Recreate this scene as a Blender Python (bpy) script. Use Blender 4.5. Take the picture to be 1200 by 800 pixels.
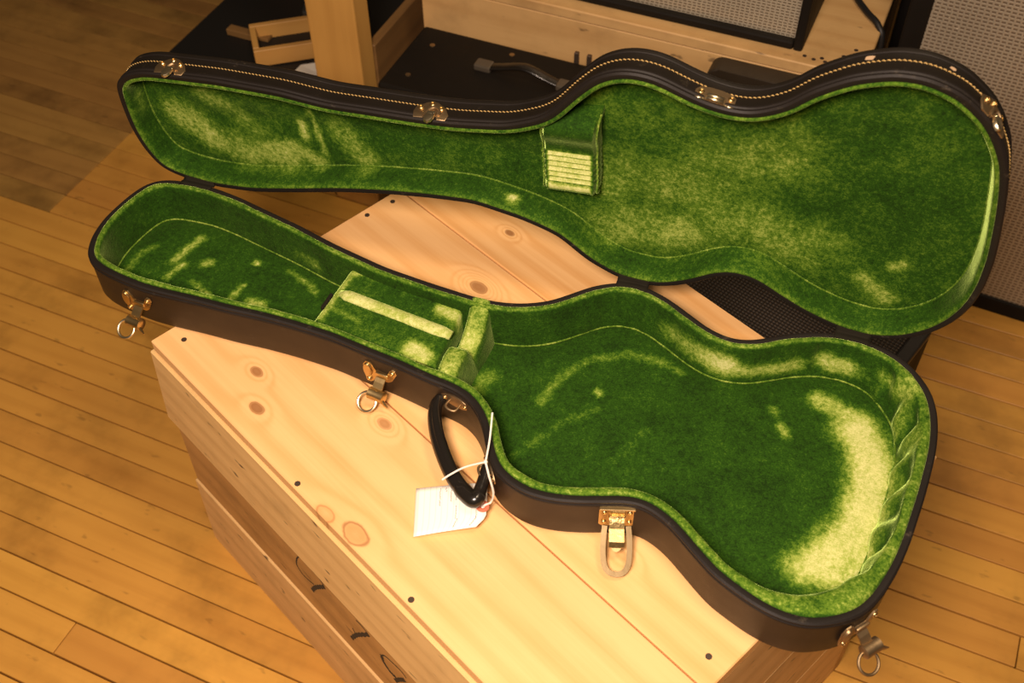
import bpy, bmesh, math, random
import numpy as np
from mathutils import Vector, Matrix, noise
from mathutils.geometry import delaunay_2d_cdt

random.seed(7)
for o in list(bpy.data.objects):
    bpy.data.objects.remove(o)
scene = bpy.context.scene
COL = scene.collection
PI = math.pi

# ------------------------------------------------------------------ camera, world, lights, exposure
PITCH, ROLL, FPX, CAM_Z = 0.858344695, -0.0137024, 1326.4, 1.612
fw = Vector((0, math.cos(PITCH), -math.sin(PITCH)))
r0 = Vector((1, 0, 0)); u0 = r0.cross(fw)
rt = math.cos(ROLL) * r0 + math.sin(ROLL) * u0
up = -math.sin(ROLL) * r0 + math.cos(ROLL) * u0
cd = bpy.data.cameras.new('camera')
cam = bpy.data.objects.new('camera', cd); COL.objects.link(cam)
M = Matrix((rt, up, -fw)).transposed().to_4x4(); M.translation = (0, 0, CAM_Z)
cam.matrix_world = M
cd.sensor_width = 36.0; cd.lens = 36.0 * FPX / 1200.0
cd.clip_start = 0.05; cd.clip_end = 60
cd.dof.use_dof = True; cd.dof.focus_distance = 1.36; cd.dof.aperture_fstop = 7.0
scene.camera = cam

w = bpy.data.worlds.new('room_light'); scene.world = w; w.use_nodes = True
bg = w.node_tree.nodes['Background']
bg.inputs[0].default_value = (1.0, 0.72, 0.42, 1); bg.inputs[1].default_value = 0.035

def area(name, loc, target, size, energy, color):
    l = bpy.data.lights.new(name, 'AREA'); l.shape = 'DISK'; l.size = size; l.energy = energy; l.color = color
    o = bpy.data.objects.new(name, l); COL.objects.link(o); o.location = loc
    o.rotation_euler = (Vector(target) - Vector(loc)).to_track_quat('-Z', 'Y').to_euler()
    return o
area('hanging_lamp', (-0.24, -0.14, 1.9), (-0.24, 0.30, 0.0), 0.40, 40, (1.0, 0.775, 0.63))
area('room_lamp', (0.45, 0.45, 2.75), (0.5, 1.6, 0.5), 0.5, 15, (1.0, 0.76, 0.50))
scene.view_settings.view_transform = 'Standard'; scene.view_settings.look = 'None'
scene.view_settings.exposure = 0.30; scene.view_settings.gamma = 1.0
scene.view_settings.use_curve_mapping = False

# ------------------------------------------------------------------ measured outlines (metres, case coordinates)
D = {'TRAY':[[-0.0451,0.1704],[-0.0509,0.1613],[-0.0552,0.1513],[-0.0588,0.1409],[-0.0611,0.1303],[-0.0623,0.1194],[-0.0632,0.1085],[-0.0629,0.0976],[-0.0615,0.0867],[-0.0599,0.0759],[-0.058,0.0651],[-0.0557,0.0544],[-0.0528,0.0438],[-0.0488,0.0337],[-0.0431,0.0245],[-0.0351,0.0174],[-0.0255,0.0125],[-0.015,0.0097],[-0.0042,0.0082],[0.0067,0.0073],[0.0177,0.0069],[0.0286,0.0067],[0.0396,0.0067],[0.0505,0.0078],[0.0613,0.0095],[0.0721,0.0112],[0.0829,0.0131],[0.0936,0.0156],[0.1043,0.0182],[0.1149,0.0208],[0.1256,0.0234],[0.1362,0.026],[0.1469,0.0286],[0.1575,0.0311],[0.1682,0.0337],[0.1789,0.0363],[0.1895,0.0391],[0.2,0.0423],[0.2105,0.0454],[0.221,0.0486],[0.2315,0.0517],[0.2421,0.0546],[0.2527,0.0571],[0.2634,0.0596],[0.2741,0.0621],[0.2848,0.0645],[0.2955,0.067],[0.3062,0.0695],[0.3169,0.0717],[0.3278,0.0732],[0.3386,0.0745],[0.3495,0.0758],[0.3604,0.0771],[0.3713,0.0784],[0.3822,0.0795],[0.3932,0.0805],[0.4041,0.0815],[0.415,0.0825],[0.4259,0.0834],[0.4369,0.0841],[0.4478,0.0843],[0.4588,0.0842],[0.4696,0.083],[0.4805,0.0813],[0.4911,0.0786],[0.5014,0.0751],[0.5115,0.0708],[0.5212,0.0657],[0.5303,0.0598],[0.5386,0.0526],[0.5466,0.0451],[0.5545,0.0375],[0.5624,0.0299],[0.5705,0.0226],[0.5796,0.0166],[0.5891,0.0112],[0.5991,0.007],[0.6098,0.0045],[0.6206,0.0037],[0.6315,0.0044],[0.6421,0.0068],[0.6524,0.0103],[0.6626,0.0144],[0.6722,0.0196],[0.6818,0.025],[0.6913,0.0304],[0.7008,0.0358],[0.7104,0.0412],[0.7201,0.0461],[0.7305,0.0493],[0.7412,0.0518],[0.7519,0.0521],[0.7626,0.05],[0.7728,0.0466],[0.7824,0.0413],[0.7917,0.0356],[0.8011,0.0299],[0.8107,0.0246],[0.8206,0.0199],[0.8307,0.0158],[0.8411,0.0121],[0.8516,0.0091],[0.8624,0.0074],[0.8732,0.0062],[0.8842,0.0065],[0.8951,0.0075],[0.9058,0.0093],[0.9164,0.012],[0.9268,0.0155],[0.9364,0.0206],[0.9456,0.0266],[0.9536,0.0339],[0.961,0.0419],[0.9677,0.0506],[0.9734,0.0599],[0.9778,0.0699],[0.9809,0.0804],[0.9835,0.091],[0.9849,0.1018],[0.986,0.1127],[0.9866,0.1237],[0.9866,0.1346],[0.9863,0.1456],[0.9856,0.1565],[0.9846,0.1675],[0.9835,0.1784],[0.9824,0.1893],[0.9813,0.2002],[0.9799,0.2111],[0.9784,0.2219],[0.9768,0.2328],[0.9752,0.2436],[0.9737,0.2545],[0.972,0.2653],[0.9698,0.2761],[0.9674,0.2868],[0.9648,0.2974],[0.9616,0.3079],[0.9581,0.3183],[0.9543,0.3286],[0.95,0.3387],[0.9449,0.3483],[0.9387,0.3573],[0.9311,0.365],[0.9225,0.3717],[0.9131,0.3773],[0.9033,0.3823],[0.8931,0.3861],[0.8824,0.3879],[0.8715,0.3884],[0.8606,0.3875],[0.8499,0.3854],[0.8394,0.3825],[0.8291,0.3787],[0.819,0.3745],[0.8089,0.3701],[0.799,0.3655],[0.7896,0.3599],[0.7808,0.3534],[0.7721,0.3467],[0.7635,0.3399],[0.7549,0.3331],[0.7463,0.3263],[0.7374,0.3199],[0.7279,0.3146],[0.7179,0.3101],[0.7075,0.3072],[0.6968,0.3066],[0.6861,0.3087],[0.6756,0.3119],[0.6653,0.3156],[0.655,0.3193],[0.6445,0.3226],[0.634,0.3254],[0.6233,0.3279],[0.6125,0.3296],[0.6015,0.3304],[0.5906,0.3302],[0.5799,0.3284],[0.5695,0.3251],[0.5595,0.3207],[0.5502,0.3152],[0.542,0.3079],[0.5352,0.2995],[0.5297,0.2901],[0.5245,0.2804],[0.5193,0.2708],[0.5138,0.2613],[0.5073,0.2526],[0.5001,0.2443],[0.4919,0.2372],[0.4828,0.2311],[0.4729,0.2268],[0.4623,0.2242],[0.4515,0.2223],[0.4406,0.2209],[0.4298,0.2193],[0.419,0.2172],[0.4083,0.215],[0.3975,0.2128],[0.3868,0.2107],[0.3759,0.209],[0.3651,0.2074],[0.3542,0.2059],[0.3434,0.2042],[0.3326,0.2024],[0.3217,0.2006],[0.3109,0.1988],[0.3001,0.1972],[0.2892,0.1963],[0.2782,0.1956],[0.2673,0.195],[0.2563,0.1943],[0.2454,0.1938],[0.2344,0.1936],[0.2234,0.1935],[0.2125,0.1935],[0.2015,0.1936],[0.1905,0.1941],[0.1796,0.1946],[0.1686,0.1952],[0.1577,0.1954],[0.1467,0.1954],[0.1357,0.1953],[0.1248,0.1952],[0.1138,0.1954],[0.1029,0.1958],[0.0919,0.1961],[0.0809,0.1965],[0.07,0.1967],[0.059,0.1967],[0.048,0.1965],[0.0371,0.1955],[0.0263,0.194],[0.0154,0.1924],[0.0047,0.1904],[-0.0061,0.1882],[-0.0167,0.1856],[-0.0271,0.1821],[-0.0368,0.1771]],
 'LID':[[-0.0558,0.1439],[-0.0576,0.1332],[-0.0586,0.1223],[-0.0594,0.1114],[-0.0597,0.1004],[-0.0599,0.0895],[-0.0598,0.0785],[-0.0584,0.0677],[-0.0566,0.0569],[-0.0545,0.0461],[-0.051,0.0358],[-0.0464,0.0259],[-0.0414,0.0163],[-0.0342,0.0089],[-0.0245,0.0043],[-0.0142,0.0008],[-0.0034,-0.0013],[0.0074,-0.0026],[0.0184,-0.0033],[0.0293,-0.0038],[0.0403,-0.0041],[0.0512,-0.0034],[0.062,-0.002],[0.0729,-0.0005],[0.0838,0.0009],[0.0946,0.0024],[0.1054,0.0045],[0.1159,0.0074],[0.1265,0.0104],[0.137,0.0135],[0.1475,0.0166],[0.1581,0.0196],[0.1686,0.0228],[0.179,0.026],[0.1895,0.0293],[0.2,0.0326],[0.2104,0.0359],[0.2209,0.0392],[0.2314,0.0424],[0.242,0.0452],[0.2526,0.0479],[0.2633,0.0505],[0.2739,0.0531],[0.2846,0.0557],[0.2952,0.0583],[0.3059,0.0606],[0.3167,0.0626],[0.3275,0.0646],[0.3383,0.0666],[0.3491,0.0686],[0.3599,0.0704],[0.3707,0.072],[0.3816,0.0734],[0.3925,0.0749],[0.4034,0.0763],[0.4142,0.0769],[0.4251,0.0757],[0.4359,0.074],[0.4467,0.0722],[0.4575,0.0705],[0.4684,0.0688],[0.479,0.0664],[0.4895,0.0631],[0.4999,0.0598],[0.5103,0.0563],[0.52,0.0516],[0.5285,0.0448],[0.5367,0.0376],[0.545,0.0303],[0.5533,0.0233],[0.5625,0.0174],[0.5722,0.0124],[0.582,0.0075],[0.592,0.0031],[0.6025,0.0011],[0.6134,0.0007],[0.6244,0.0004],[0.6353,0.0005],[0.6458,0.0027],[0.656,0.0066],[0.666,0.0111],[0.6754,0.0167],[0.6847,0.0226],[0.6935,0.029],[0.7018,0.0361],[0.7104,0.0429],[0.7197,0.0486],[0.7295,0.053],[0.74,0.0536],[0.7508,0.0524],[0.7608,0.0486],[0.77,0.0428],[0.7793,0.0369],[0.7887,0.0314],[0.7983,0.0261],[0.808,0.0208],[0.8177,0.0159],[0.8279,0.0119],[0.8383,0.0082],[0.8486,0.0046],[0.8591,0.0015],[0.8699,-0.0001],[0.8808,-0.0012],[0.8917,-0.0021],[0.9024,-0.0018],[0.9129,0.0012],[0.9232,0.0049],[0.9331,0.0094],[0.9418,0.0158],[0.9503,0.0228],[0.9584,0.0301],[0.965,0.0387],[0.9708,0.0479],[0.9763,0.0574],[0.9805,0.0674],[0.9839,0.0778],[0.9869,0.0884],[0.9887,0.0991],[0.9898,0.11],[0.9907,0.121],[0.9909,0.1319],[0.9904,0.1428],[0.9898,0.1538],[0.9892,0.1647],[0.9881,0.1756],[0.9865,0.1865],[0.9848,0.1973],[0.9831,0.2082],[0.9813,0.219],[0.9794,0.2298],[0.9774,0.2406],[0.9753,0.2513],[0.973,0.262],[0.9705,0.2727],[0.9677,0.2833],[0.9647,0.2939],[0.9608,0.304],[0.9557,0.3137],[0.9504,0.3233],[0.9446,0.3326],[0.938,0.3414],[0.9308,0.3495],[0.9225,0.3566],[0.9139,0.3634],[0.9051,0.3698],[0.8952,0.3743],[0.8849,0.3778],[0.8744,0.3809],[0.8637,0.382],[0.8527,0.3816],[0.8419,0.3805],[0.8315,0.3773],[0.8213,0.3734],[0.8111,0.3693],[0.8016,0.3641],[0.7926,0.3578],[0.7838,0.3513],[0.775,0.3448],[0.7671,0.3373],[0.7598,0.3291],[0.7523,0.3212],[0.7436,0.3148],[0.7341,0.3093],[0.7244,0.3044],[0.714,0.3016],[0.7032,0.3007],[0.6923,0.3011],[0.6814,0.3024],[0.6708,0.3049],[0.6603,0.3081],[0.6499,0.3117],[0.6397,0.3157],[0.6295,0.3196],[0.6189,0.3223],[0.6081,0.3235],[0.5972,0.3232],[0.5865,0.3213],[0.5763,0.3177],[0.5668,0.3123],[0.558,0.306],[0.5504,0.2982],[0.5433,0.2898],[0.5363,0.2814],[0.5298,0.2726],[0.5234,0.2636],[0.5171,0.2547],[0.5101,0.2464],[0.502,0.2391],[0.4929,0.233],[0.4832,0.228],[0.4734,0.2231],[0.4635,0.2185],[0.4531,0.2151],[0.4424,0.2128],[0.4317,0.2106],[0.4209,0.2084],[0.4102,0.2062],[0.3994,0.2041],[0.3886,0.2026],[0.3777,0.2014],[0.3668,0.2003],[0.3559,0.1992],[0.3449,0.1982],[0.334,0.1974],[0.3231,0.1967],[0.3121,0.1959],[0.3012,0.1952],[0.2902,0.1945],[0.2793,0.1937],[0.2684,0.1928],[0.2574,0.192],[0.2465,0.1912],[0.2355,0.1908],[0.2246,0.1913],[0.2137,0.192],[0.2027,0.1927],[0.1918,0.1935],[0.1808,0.1941],[0.1699,0.1941],[0.1589,0.1937],[0.148,0.1933],[0.137,0.1928],[0.126,0.1924],[0.1151,0.192],[0.1041,0.1916],[0.0932,0.191],[0.0823,0.19],[0.0714,0.1888],[0.0605,0.1876],[0.0496,0.1864],[0.0387,0.1852],[0.0278,0.1839],[0.0169,0.1827],[0.006,0.1814],[-0.0049,0.1799],[-0.0153,0.177],[-0.0255,0.1729],[-0.0352,0.1681],[-0.044,0.1616],[-0.0511,0.1536]],
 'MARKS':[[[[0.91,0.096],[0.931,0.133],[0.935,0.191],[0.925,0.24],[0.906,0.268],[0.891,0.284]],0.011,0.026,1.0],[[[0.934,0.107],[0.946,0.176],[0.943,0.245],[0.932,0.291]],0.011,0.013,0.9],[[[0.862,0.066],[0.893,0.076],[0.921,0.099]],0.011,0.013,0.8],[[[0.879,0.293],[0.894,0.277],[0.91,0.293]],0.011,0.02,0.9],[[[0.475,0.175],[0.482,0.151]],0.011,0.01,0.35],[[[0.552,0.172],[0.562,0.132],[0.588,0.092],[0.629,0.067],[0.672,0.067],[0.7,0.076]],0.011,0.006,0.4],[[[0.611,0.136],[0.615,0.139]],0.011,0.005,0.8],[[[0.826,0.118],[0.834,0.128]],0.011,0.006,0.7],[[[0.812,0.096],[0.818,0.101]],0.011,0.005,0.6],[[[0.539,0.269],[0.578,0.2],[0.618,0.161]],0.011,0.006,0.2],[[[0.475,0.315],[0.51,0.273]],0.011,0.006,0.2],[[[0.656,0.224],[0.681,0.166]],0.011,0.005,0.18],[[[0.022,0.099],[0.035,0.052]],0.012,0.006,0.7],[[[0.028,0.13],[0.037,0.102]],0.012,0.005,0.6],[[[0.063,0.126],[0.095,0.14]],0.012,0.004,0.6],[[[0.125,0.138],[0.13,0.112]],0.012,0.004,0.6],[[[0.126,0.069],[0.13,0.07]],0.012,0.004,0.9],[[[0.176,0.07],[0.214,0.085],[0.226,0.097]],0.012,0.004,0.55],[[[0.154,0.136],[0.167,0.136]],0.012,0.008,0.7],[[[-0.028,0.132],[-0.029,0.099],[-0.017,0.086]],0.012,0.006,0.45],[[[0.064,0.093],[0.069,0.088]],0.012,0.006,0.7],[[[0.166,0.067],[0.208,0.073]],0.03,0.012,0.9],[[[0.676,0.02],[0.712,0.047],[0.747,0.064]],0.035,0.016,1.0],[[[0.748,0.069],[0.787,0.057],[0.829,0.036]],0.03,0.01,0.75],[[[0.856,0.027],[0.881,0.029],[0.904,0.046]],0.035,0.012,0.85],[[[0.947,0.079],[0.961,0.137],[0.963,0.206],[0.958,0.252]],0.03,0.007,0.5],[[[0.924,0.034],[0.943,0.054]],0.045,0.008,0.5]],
 'COMP':[[0.262,0.174],[0.271,0.068],[0.428,0.072],[0.428,0.189]],
 'COMPSTRIP':[[0.274,0.117],[0.429,0.139]],
 'COMPMARKS':[[[[0.268,0.162],[0.273,0.085],[0.286,0.074]],0.052,0.006,0.7],[[[0.404,0.103],[0.428,0.108]],0.052,0.01,0.9],[[[0.392,0.173],[0.41,0.178]],0.052,0.012,0.9],[[[0.271,0.144],[0.314,0.151]],0.052,0.004,0.3],[[[0.287,0.077],[0.341,0.083]],0.052,0.004,0.5]],
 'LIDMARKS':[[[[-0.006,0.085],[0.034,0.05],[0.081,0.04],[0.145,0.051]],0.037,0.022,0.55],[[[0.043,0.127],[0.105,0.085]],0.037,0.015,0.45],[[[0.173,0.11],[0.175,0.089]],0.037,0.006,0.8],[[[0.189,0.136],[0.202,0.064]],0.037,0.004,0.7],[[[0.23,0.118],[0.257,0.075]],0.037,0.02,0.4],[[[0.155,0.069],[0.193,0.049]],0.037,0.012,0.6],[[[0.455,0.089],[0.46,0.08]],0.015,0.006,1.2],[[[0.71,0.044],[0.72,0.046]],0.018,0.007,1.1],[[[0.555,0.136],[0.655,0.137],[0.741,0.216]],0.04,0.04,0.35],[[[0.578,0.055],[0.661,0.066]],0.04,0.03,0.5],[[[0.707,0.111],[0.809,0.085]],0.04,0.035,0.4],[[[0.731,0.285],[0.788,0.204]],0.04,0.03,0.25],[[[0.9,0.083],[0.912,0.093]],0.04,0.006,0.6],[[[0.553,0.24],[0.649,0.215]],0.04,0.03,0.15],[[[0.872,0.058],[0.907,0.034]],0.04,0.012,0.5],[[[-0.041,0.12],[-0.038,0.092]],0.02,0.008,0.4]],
 'HANDLE':[[0.454,0.214],[0.446,0.228],[0.448,0.244],[0.46,0.268],[0.478,0.293],[0.499,0.316],[0.517,0.33],[0.53,0.336],[0.532,0.323],[0.531,0.297]],
 'TAG':[[0.456,0.326],[0.476,0.384],[0.538,0.356],[0.545,0.343],[0.533,0.303]],
 'STRING':[[0.524,0.258],[0.531,0.287],[0.535,0.312],[0.513,0.316],[0.499,0.325],[0.491,0.33],[0.542,0.322],[0.548,0.326],[0.545,0.326],[0.534,0.327]],
 'WORN':[[0.82,0.365],[0.89,0.378]],
 'TAGHOLE':[0.531,0.325],
 'AZ':{'crate':-47.30524984603001,'floor':-24.65995981491642,'case':-19.354626816730118},'H0':[-0.4312,1.1611,-1.0],
 'LD':[-0.0952516181265979,0.9954532280545705],
 'KNOTS':[[0.13,0.064],[0.176,0.032],[0.299,0.127],[0.393,0.01],[0.35,0.002],[0.212,0.355],[0.166,0.454],[0.199,0.071]],
 'NAILS':[[0.024,0.029],[0.297,0.002],[0.496,-0.002],[0.75,0.18],[0.004,0.337],[0.007,0.38]],
 'LETTERS':[[[0.235,-0.242],[0.245,-0.225],[0.26,-0.22],[0.278,-0.221],[0.29,-0.228],[0.296,-0.237]],[[0.235,-0.242],[0.229,-0.265],[0.238,-0.277],[0.254,-0.275],[0.266,-0.27]],[[0.255,-0.301],[0.266,-0.279],[0.28,-0.258],[0.296,-0.237]],[[0.347,-0.277],[0.352,-0.286]],[[0.337,-0.321],[0.351,-0.292],[0.364,-0.271],[0.387,-0.237]],[[0.362,-0.234],[0.374,-0.233],[0.385,-0.237]],[[0.409,-0.262],[0.417,-0.251],[0.433,-0.246],[0.449,-0.243],[0.459,-0.248]],[[0.409,-0.262],[0.41,-0.277],[0.422,-0.288],[0.434,-0.286]],[[0.43,-0.302],[0.441,-0.281],[0.454,-0.261]]],
 'DENTS':[[0.269,-0.072],[0.278,-0.079],[0.285,-0.079]]}

# ------------------------------------------------------------------ material helpers
class NT:
    def __init__(s, name):
        s.m = bpy.data.materials.new(name); s.m.use_nodes = True
        s.t = s.m.node_tree; s.p = s.t.nodes['Principled BSDF']
    def n(s, typ, **k):
        nd = s.t.nodes.new(typ)
        for a, v in k.items():
            setattr(nd, a, v)
        return nd
    def put(s, sock, v):
        if isinstance(v, bpy.types.NodeSocket): s.t.links.new(v, sock)
        elif v is not None:
            if isinstance(v, (tuple, list)) and len(v) == 3 and sock.type == 'RGBA': v = (*v, 1)
            sock.default_value = v
    def math(s, op, a, b=None, c=None, clamp=False):
        nd = s.n('ShaderNodeMath', operation=op, use_clamp=clamp)
        for i, v in enumerate((a, b, c)):
            if v is not None: s.put(nd.inputs[i], v)
        return nd.outputs[0]
    def mix(s, f, a, b, mode='MIX'):
        nd = s.n('ShaderNodeMix', data_type='RGBA', blend_type=mode)
        s.put(nd.inputs[0], f); s.put(nd.inputs[6], a); s.put(nd.inputs[7], b)
        return nd.outputs[2]
    def noise(s, vec, scale, detail=3, rough=0.55, dist=0.0):
        nd = s.n('ShaderNodeTexNoise'); s.put(nd.inputs['Vector'], vec)
        nd.inputs['Scale'].default_value = scale; nd.inputs['Detail'].default_value = detail
        nd.inputs['Roughness'].default_value = rough; nd.inputs['Distortion'].default_value = dist
        return nd.outputs[0]
    def obj(s): return s.n('ShaderNodeTexCoord').outputs['Object']
    def rnd(s): return s.n('ShaderNodeObjectInfo').outputs['Random']
    def scale(s, vec, sc):
        nd = s.n('ShaderNodeVectorMath', operation='MULTIPLY'); s.put(nd.inputs[0], vec); nd.inputs[1].default_value = sc
        return nd.outputs[0]
    def add(s, a, b):
        nd = s.n('ShaderNodeVectorMath', operation='ADD'); s.put(nd.inputs[0], a); s.put(nd.inputs[1], b); return nd.outputs[0]
    def sep(s, v):
        nd = s.n('ShaderNodeSeparateXYZ'); s.put(nd.inputs[0], v); return nd.outputs
    def comb(s, x, y, z):
        nd = s.n('ShaderNodeCombineXYZ')
        for i, v in enumerate((x, y, z)): s.put(nd.inputs[i], v)
        return nd.outputs[0]
    def ramp(s, f, stops, interp='LINEAR'):
        nd = s.n('ShaderNodeValToRGB'); nd.color_ramp.interpolation = interp
        el = nd.color_ramp.elements
        while len(el) < len(stops): el.new(0.5)
        for e, (p, c) in zip(el, stops):
            e.position = p; e.color = (*c, 1) if len(c) == 3 else c
        s.put(nd.inputs[0], f); return nd.outputs[0]
    def smooth(s, v, lo, hi):
        nd = s.n('ShaderNodeMapRange', interpolation_type='SMOOTHSTEP')
        s.put(nd.inputs[0], v); nd.inputs[1].default_value = lo; nd.inputs[2].default_value = hi
        return nd.outputs[0]
    def bump(s, h, strength, dist):
        nd = s.n('ShaderNodeBump'); nd.inputs['Strength'].default_value = strength; nd.inputs['Distance'].default_value = dist
        s.put(nd.inputs['Height'], h); s.t.links.new(nd.outputs[0], s.p.inputs['Normal'])
    def done(s, color=None, rough=None, metal=None, **k):
        if color is not None: s.put(s.p.inputs['Base Color'], color)
        if rough is not None: s.put(s.p.inputs['Roughness'], rough)
        if metal is not None: s.put(s.p.inputs['Metallic'], metal)
        for a, v in k.items(): s.put(s.p.inputs[a.replace('_', ' ')], v)
        return s.m

def plain(name, col, rough=0.5, metal=0.0, bump=0.0, bscale=400, var=0.0, **k):
    t = NT(name); c = col
    v = t.obj()
    if var: 
        c = t.mix(t.noise(v, 30, 4), tuple(x * (1 - var) for x in col), tuple(x * (1 + var) for x in col))
    if bump: t.bump(t.noise(v, bscale, 3), bump, 0.001)
    return t.done(c, rough, metal, **k)

def wood(name, light, dark, knots=(), ring=26.0, rough=0.5, contrast=0.6, dirt=0.0, fleck=0.0, red=None, dirtscale=7.0):
    """pine or maple board: local x runs along the grain, knots = (x, y, radius, strength)"""
    t = NT(name); p0 = t.obj(); rn = t.rnd()
    off = t.comb(t.math('MULTIPLY', rn, 37.0), t.math('MULTIPLY', rn, 11.0), t.math('MULTIPLY', rn, 23.0))
    p = t.add(p0, off)
    s = t.sep(p0); x, y = s[0], s[1]
    warp = t.noise(t.scale(p, (1.6, 9.0, 9.0)), 1.0, 2)
    g = t.math('MULTIPLY_ADD', warp, 0.055, t.math('ADD', y, t.math('MULTIPLY', s[2], 0.8)))
    km = None
    for kx, ky, kr, ks, *kc in knots:
        kc = kc[0] if kc else 0.85
        dx = t.math('MULTIPLY', t.math('SUBTRACT', x, kx), 0.6); dy = t.math('SUBTRACT', y, ky)
        d = t.math('SQRT', t.math('MULTIPLY_ADD', dx, dx, t.math('MULTIPLY', dy, dy)))
        e = t.math('POWER', 2.718, t.math('MULTIPLY', t.math('MULTIPLY', d, d), -1.0 / (2.2 * kr) ** 2))
        # rings close round the knot: replace the grain coordinate by the distance near it
        g = t.math('ADD', t.math('MULTIPLY', g, t.math('SUBTRACT', 1.0, e)), t.math('MULTIPLY', t.math('MULTIPLY', d, 1.2), e))
        wob = t.math('MULTIPLY_ADD', t.noise(p, 60, 2), kr * 0.5, d)
        rim = t.math('MULTIPLY', t.math('SUBTRACT', 1.0, t.smooth(t.math('ABSOLUTE', t.math('SUBTRACT', wob, kr * 1.15)), 0.0, kr * 0.22)), 0.75)
        core = t.math('SUBTRACT', 1.0, t.smooth(wob, kr * 0.85, kr * 1.5))
        m = t.math('MULTIPLY', t.math('MAXIMUM', rim, t.math('MULTIPLY', core, kc)), ks)
        km = m if km is None else t.math('MAXIMUM', km, m)
    wav = t.math('MULTIPLY_ADD', t.math('SINE', t.math('MULTIPLY', g, ring * 6.283)), 0.5, 0.5)
    wav = t.math('POWER', wav, 2.2)
    fib = t.noise(t.scale(p, (5.0, 210.0, 120.0)), 1.0, 3)
    big = t.noise(t.scale(p, (3.0, 6.0, 6.0)), 1.6, 3)
    f = t.math('ADD', t.math('MULTIPLY', wav, 0.55 * contrast), t.math('MULTIPLY', t.math('SUBTRACT', fib, 0.35), 0.9 * contrast))
    f = t.math('ADD', f, t.math('MULTIPLY', t.math('SUBTRACT', big, 0.5), 0.9), clamp=True)
    c = t.mix(f, light, dark)
    if red:
        c = t.mix(t.math('MULTIPLY', t.smooth(t.noise(t.add(p, (5, 3, 1)), 5.0, 2), 0.5, 0.75), 0.5), c, red)
    if fleck:
        fl = t.noise(t.scale(t.add(p, (3, 9, 4)), (26.0, 60.0, 60.0)), 1.0, 2)
        c = t.mix(t.math('MULTIPLY', t.smooth(fl, 0.66, 0.76), fleck), c, (0.035, 0.02, 0.01))
    if dirt:
        dd = t.smooth(t.noise(t.add(p, (9, 2, 5)), dirtscale, 5, 0.65), 0.45, 0.75)
        c = t.mix(t.math('MULTIPLY', dd, dirt), c, tuple(v * 0.33 for v in dark))
    if km is not None: c = t.mix(km, c, (0.20, 0.065, 0.018))
    c = t.mix(t.math('MULTIPLY', t.math('SUBTRACT', rn, 0.5), 0.0), c, c)
    hs = t.n('ShaderNodeHueSaturation'); t.put(hs.inputs['Color'], c)
    t.put(hs.inputs['Value'], t.math('MULTIPLY_ADD', rn, 0.22, 0.89)); t.put(hs.inputs['Hue'], t.math('MULTIPLY_ADD', rn, 0.010, 0.495))
    t.bump(t.math('ADD', fib, wav), 0.12, 0.0008)
    return t.done(hs.outputs[0], rough)

def velvet(name):
    """green plush; the mesh attribute 'nap' marks crushed pile and painted-in sheen, both paler"""
    t = NT(name); p = t.obj()
    a = t.n('ShaderNodeAttribute', attribute_name='nap_sheen').outputs['Fac']
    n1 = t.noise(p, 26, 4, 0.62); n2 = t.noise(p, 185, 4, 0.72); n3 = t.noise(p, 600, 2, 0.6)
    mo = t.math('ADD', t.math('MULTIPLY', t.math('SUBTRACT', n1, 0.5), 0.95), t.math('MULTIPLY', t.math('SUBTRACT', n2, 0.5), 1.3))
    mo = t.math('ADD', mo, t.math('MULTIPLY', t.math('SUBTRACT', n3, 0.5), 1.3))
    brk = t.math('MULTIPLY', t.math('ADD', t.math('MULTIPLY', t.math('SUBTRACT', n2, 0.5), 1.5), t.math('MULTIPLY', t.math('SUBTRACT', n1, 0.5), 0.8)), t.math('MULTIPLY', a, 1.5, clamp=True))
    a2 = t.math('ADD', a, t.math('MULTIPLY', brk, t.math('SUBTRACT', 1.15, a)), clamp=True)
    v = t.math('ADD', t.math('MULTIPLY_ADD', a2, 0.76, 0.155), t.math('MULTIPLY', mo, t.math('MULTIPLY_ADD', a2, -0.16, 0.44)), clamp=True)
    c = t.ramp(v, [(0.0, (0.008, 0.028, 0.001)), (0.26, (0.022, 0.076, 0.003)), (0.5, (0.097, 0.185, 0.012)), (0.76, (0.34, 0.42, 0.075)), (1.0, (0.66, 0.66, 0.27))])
    t.bump(t.math('ADD', n3, n2), 0.35, 0.0015)
    return t.done(c, 0.85, 0.0, Sheen_Weight=0.8, Sheen_Roughness=0.28, Sheen_Tint=(0.62, 0.85, 0.22, 1), Specular_IOR_Level=0.15)

def vinyl(name, col, rough=0.42, wear=0.3, grain=900, spec=0.35):
    t = NT(name); p = t.obj()
    vo = t.n('ShaderNodeTexVoronoi', feature='DISTANCE_TO_EDGE'); t.put(vo.inputs['Vector'], p); vo.inputs['Scale'].default_value = grain
    sc = t.smooth(t.noise(t.scale(p, (1.0, 1.0, 2.0)), 45, 6, 0.75), 0.6, 0.74)
    c = t.mix(t.noise(p, 14, 3), tuple(x * 0.75 for x in col), tuple(x * 1.25 for x in col))
    c = t.mix(t.math('MULTIPLY', sc, wear), c, (0.20, 0.155, 0.10))
    t.bump(t.math('ADD', vo.outputs['Distance'], t.noise(p, 60, 3)), 0.25, 0.0007)
    return t.done(c, t.math('MULTIPLY_ADD', t.noise(p, 25, 3), 0.25, rough - 0.1), Specular_IOR_Level=spec)

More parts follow.
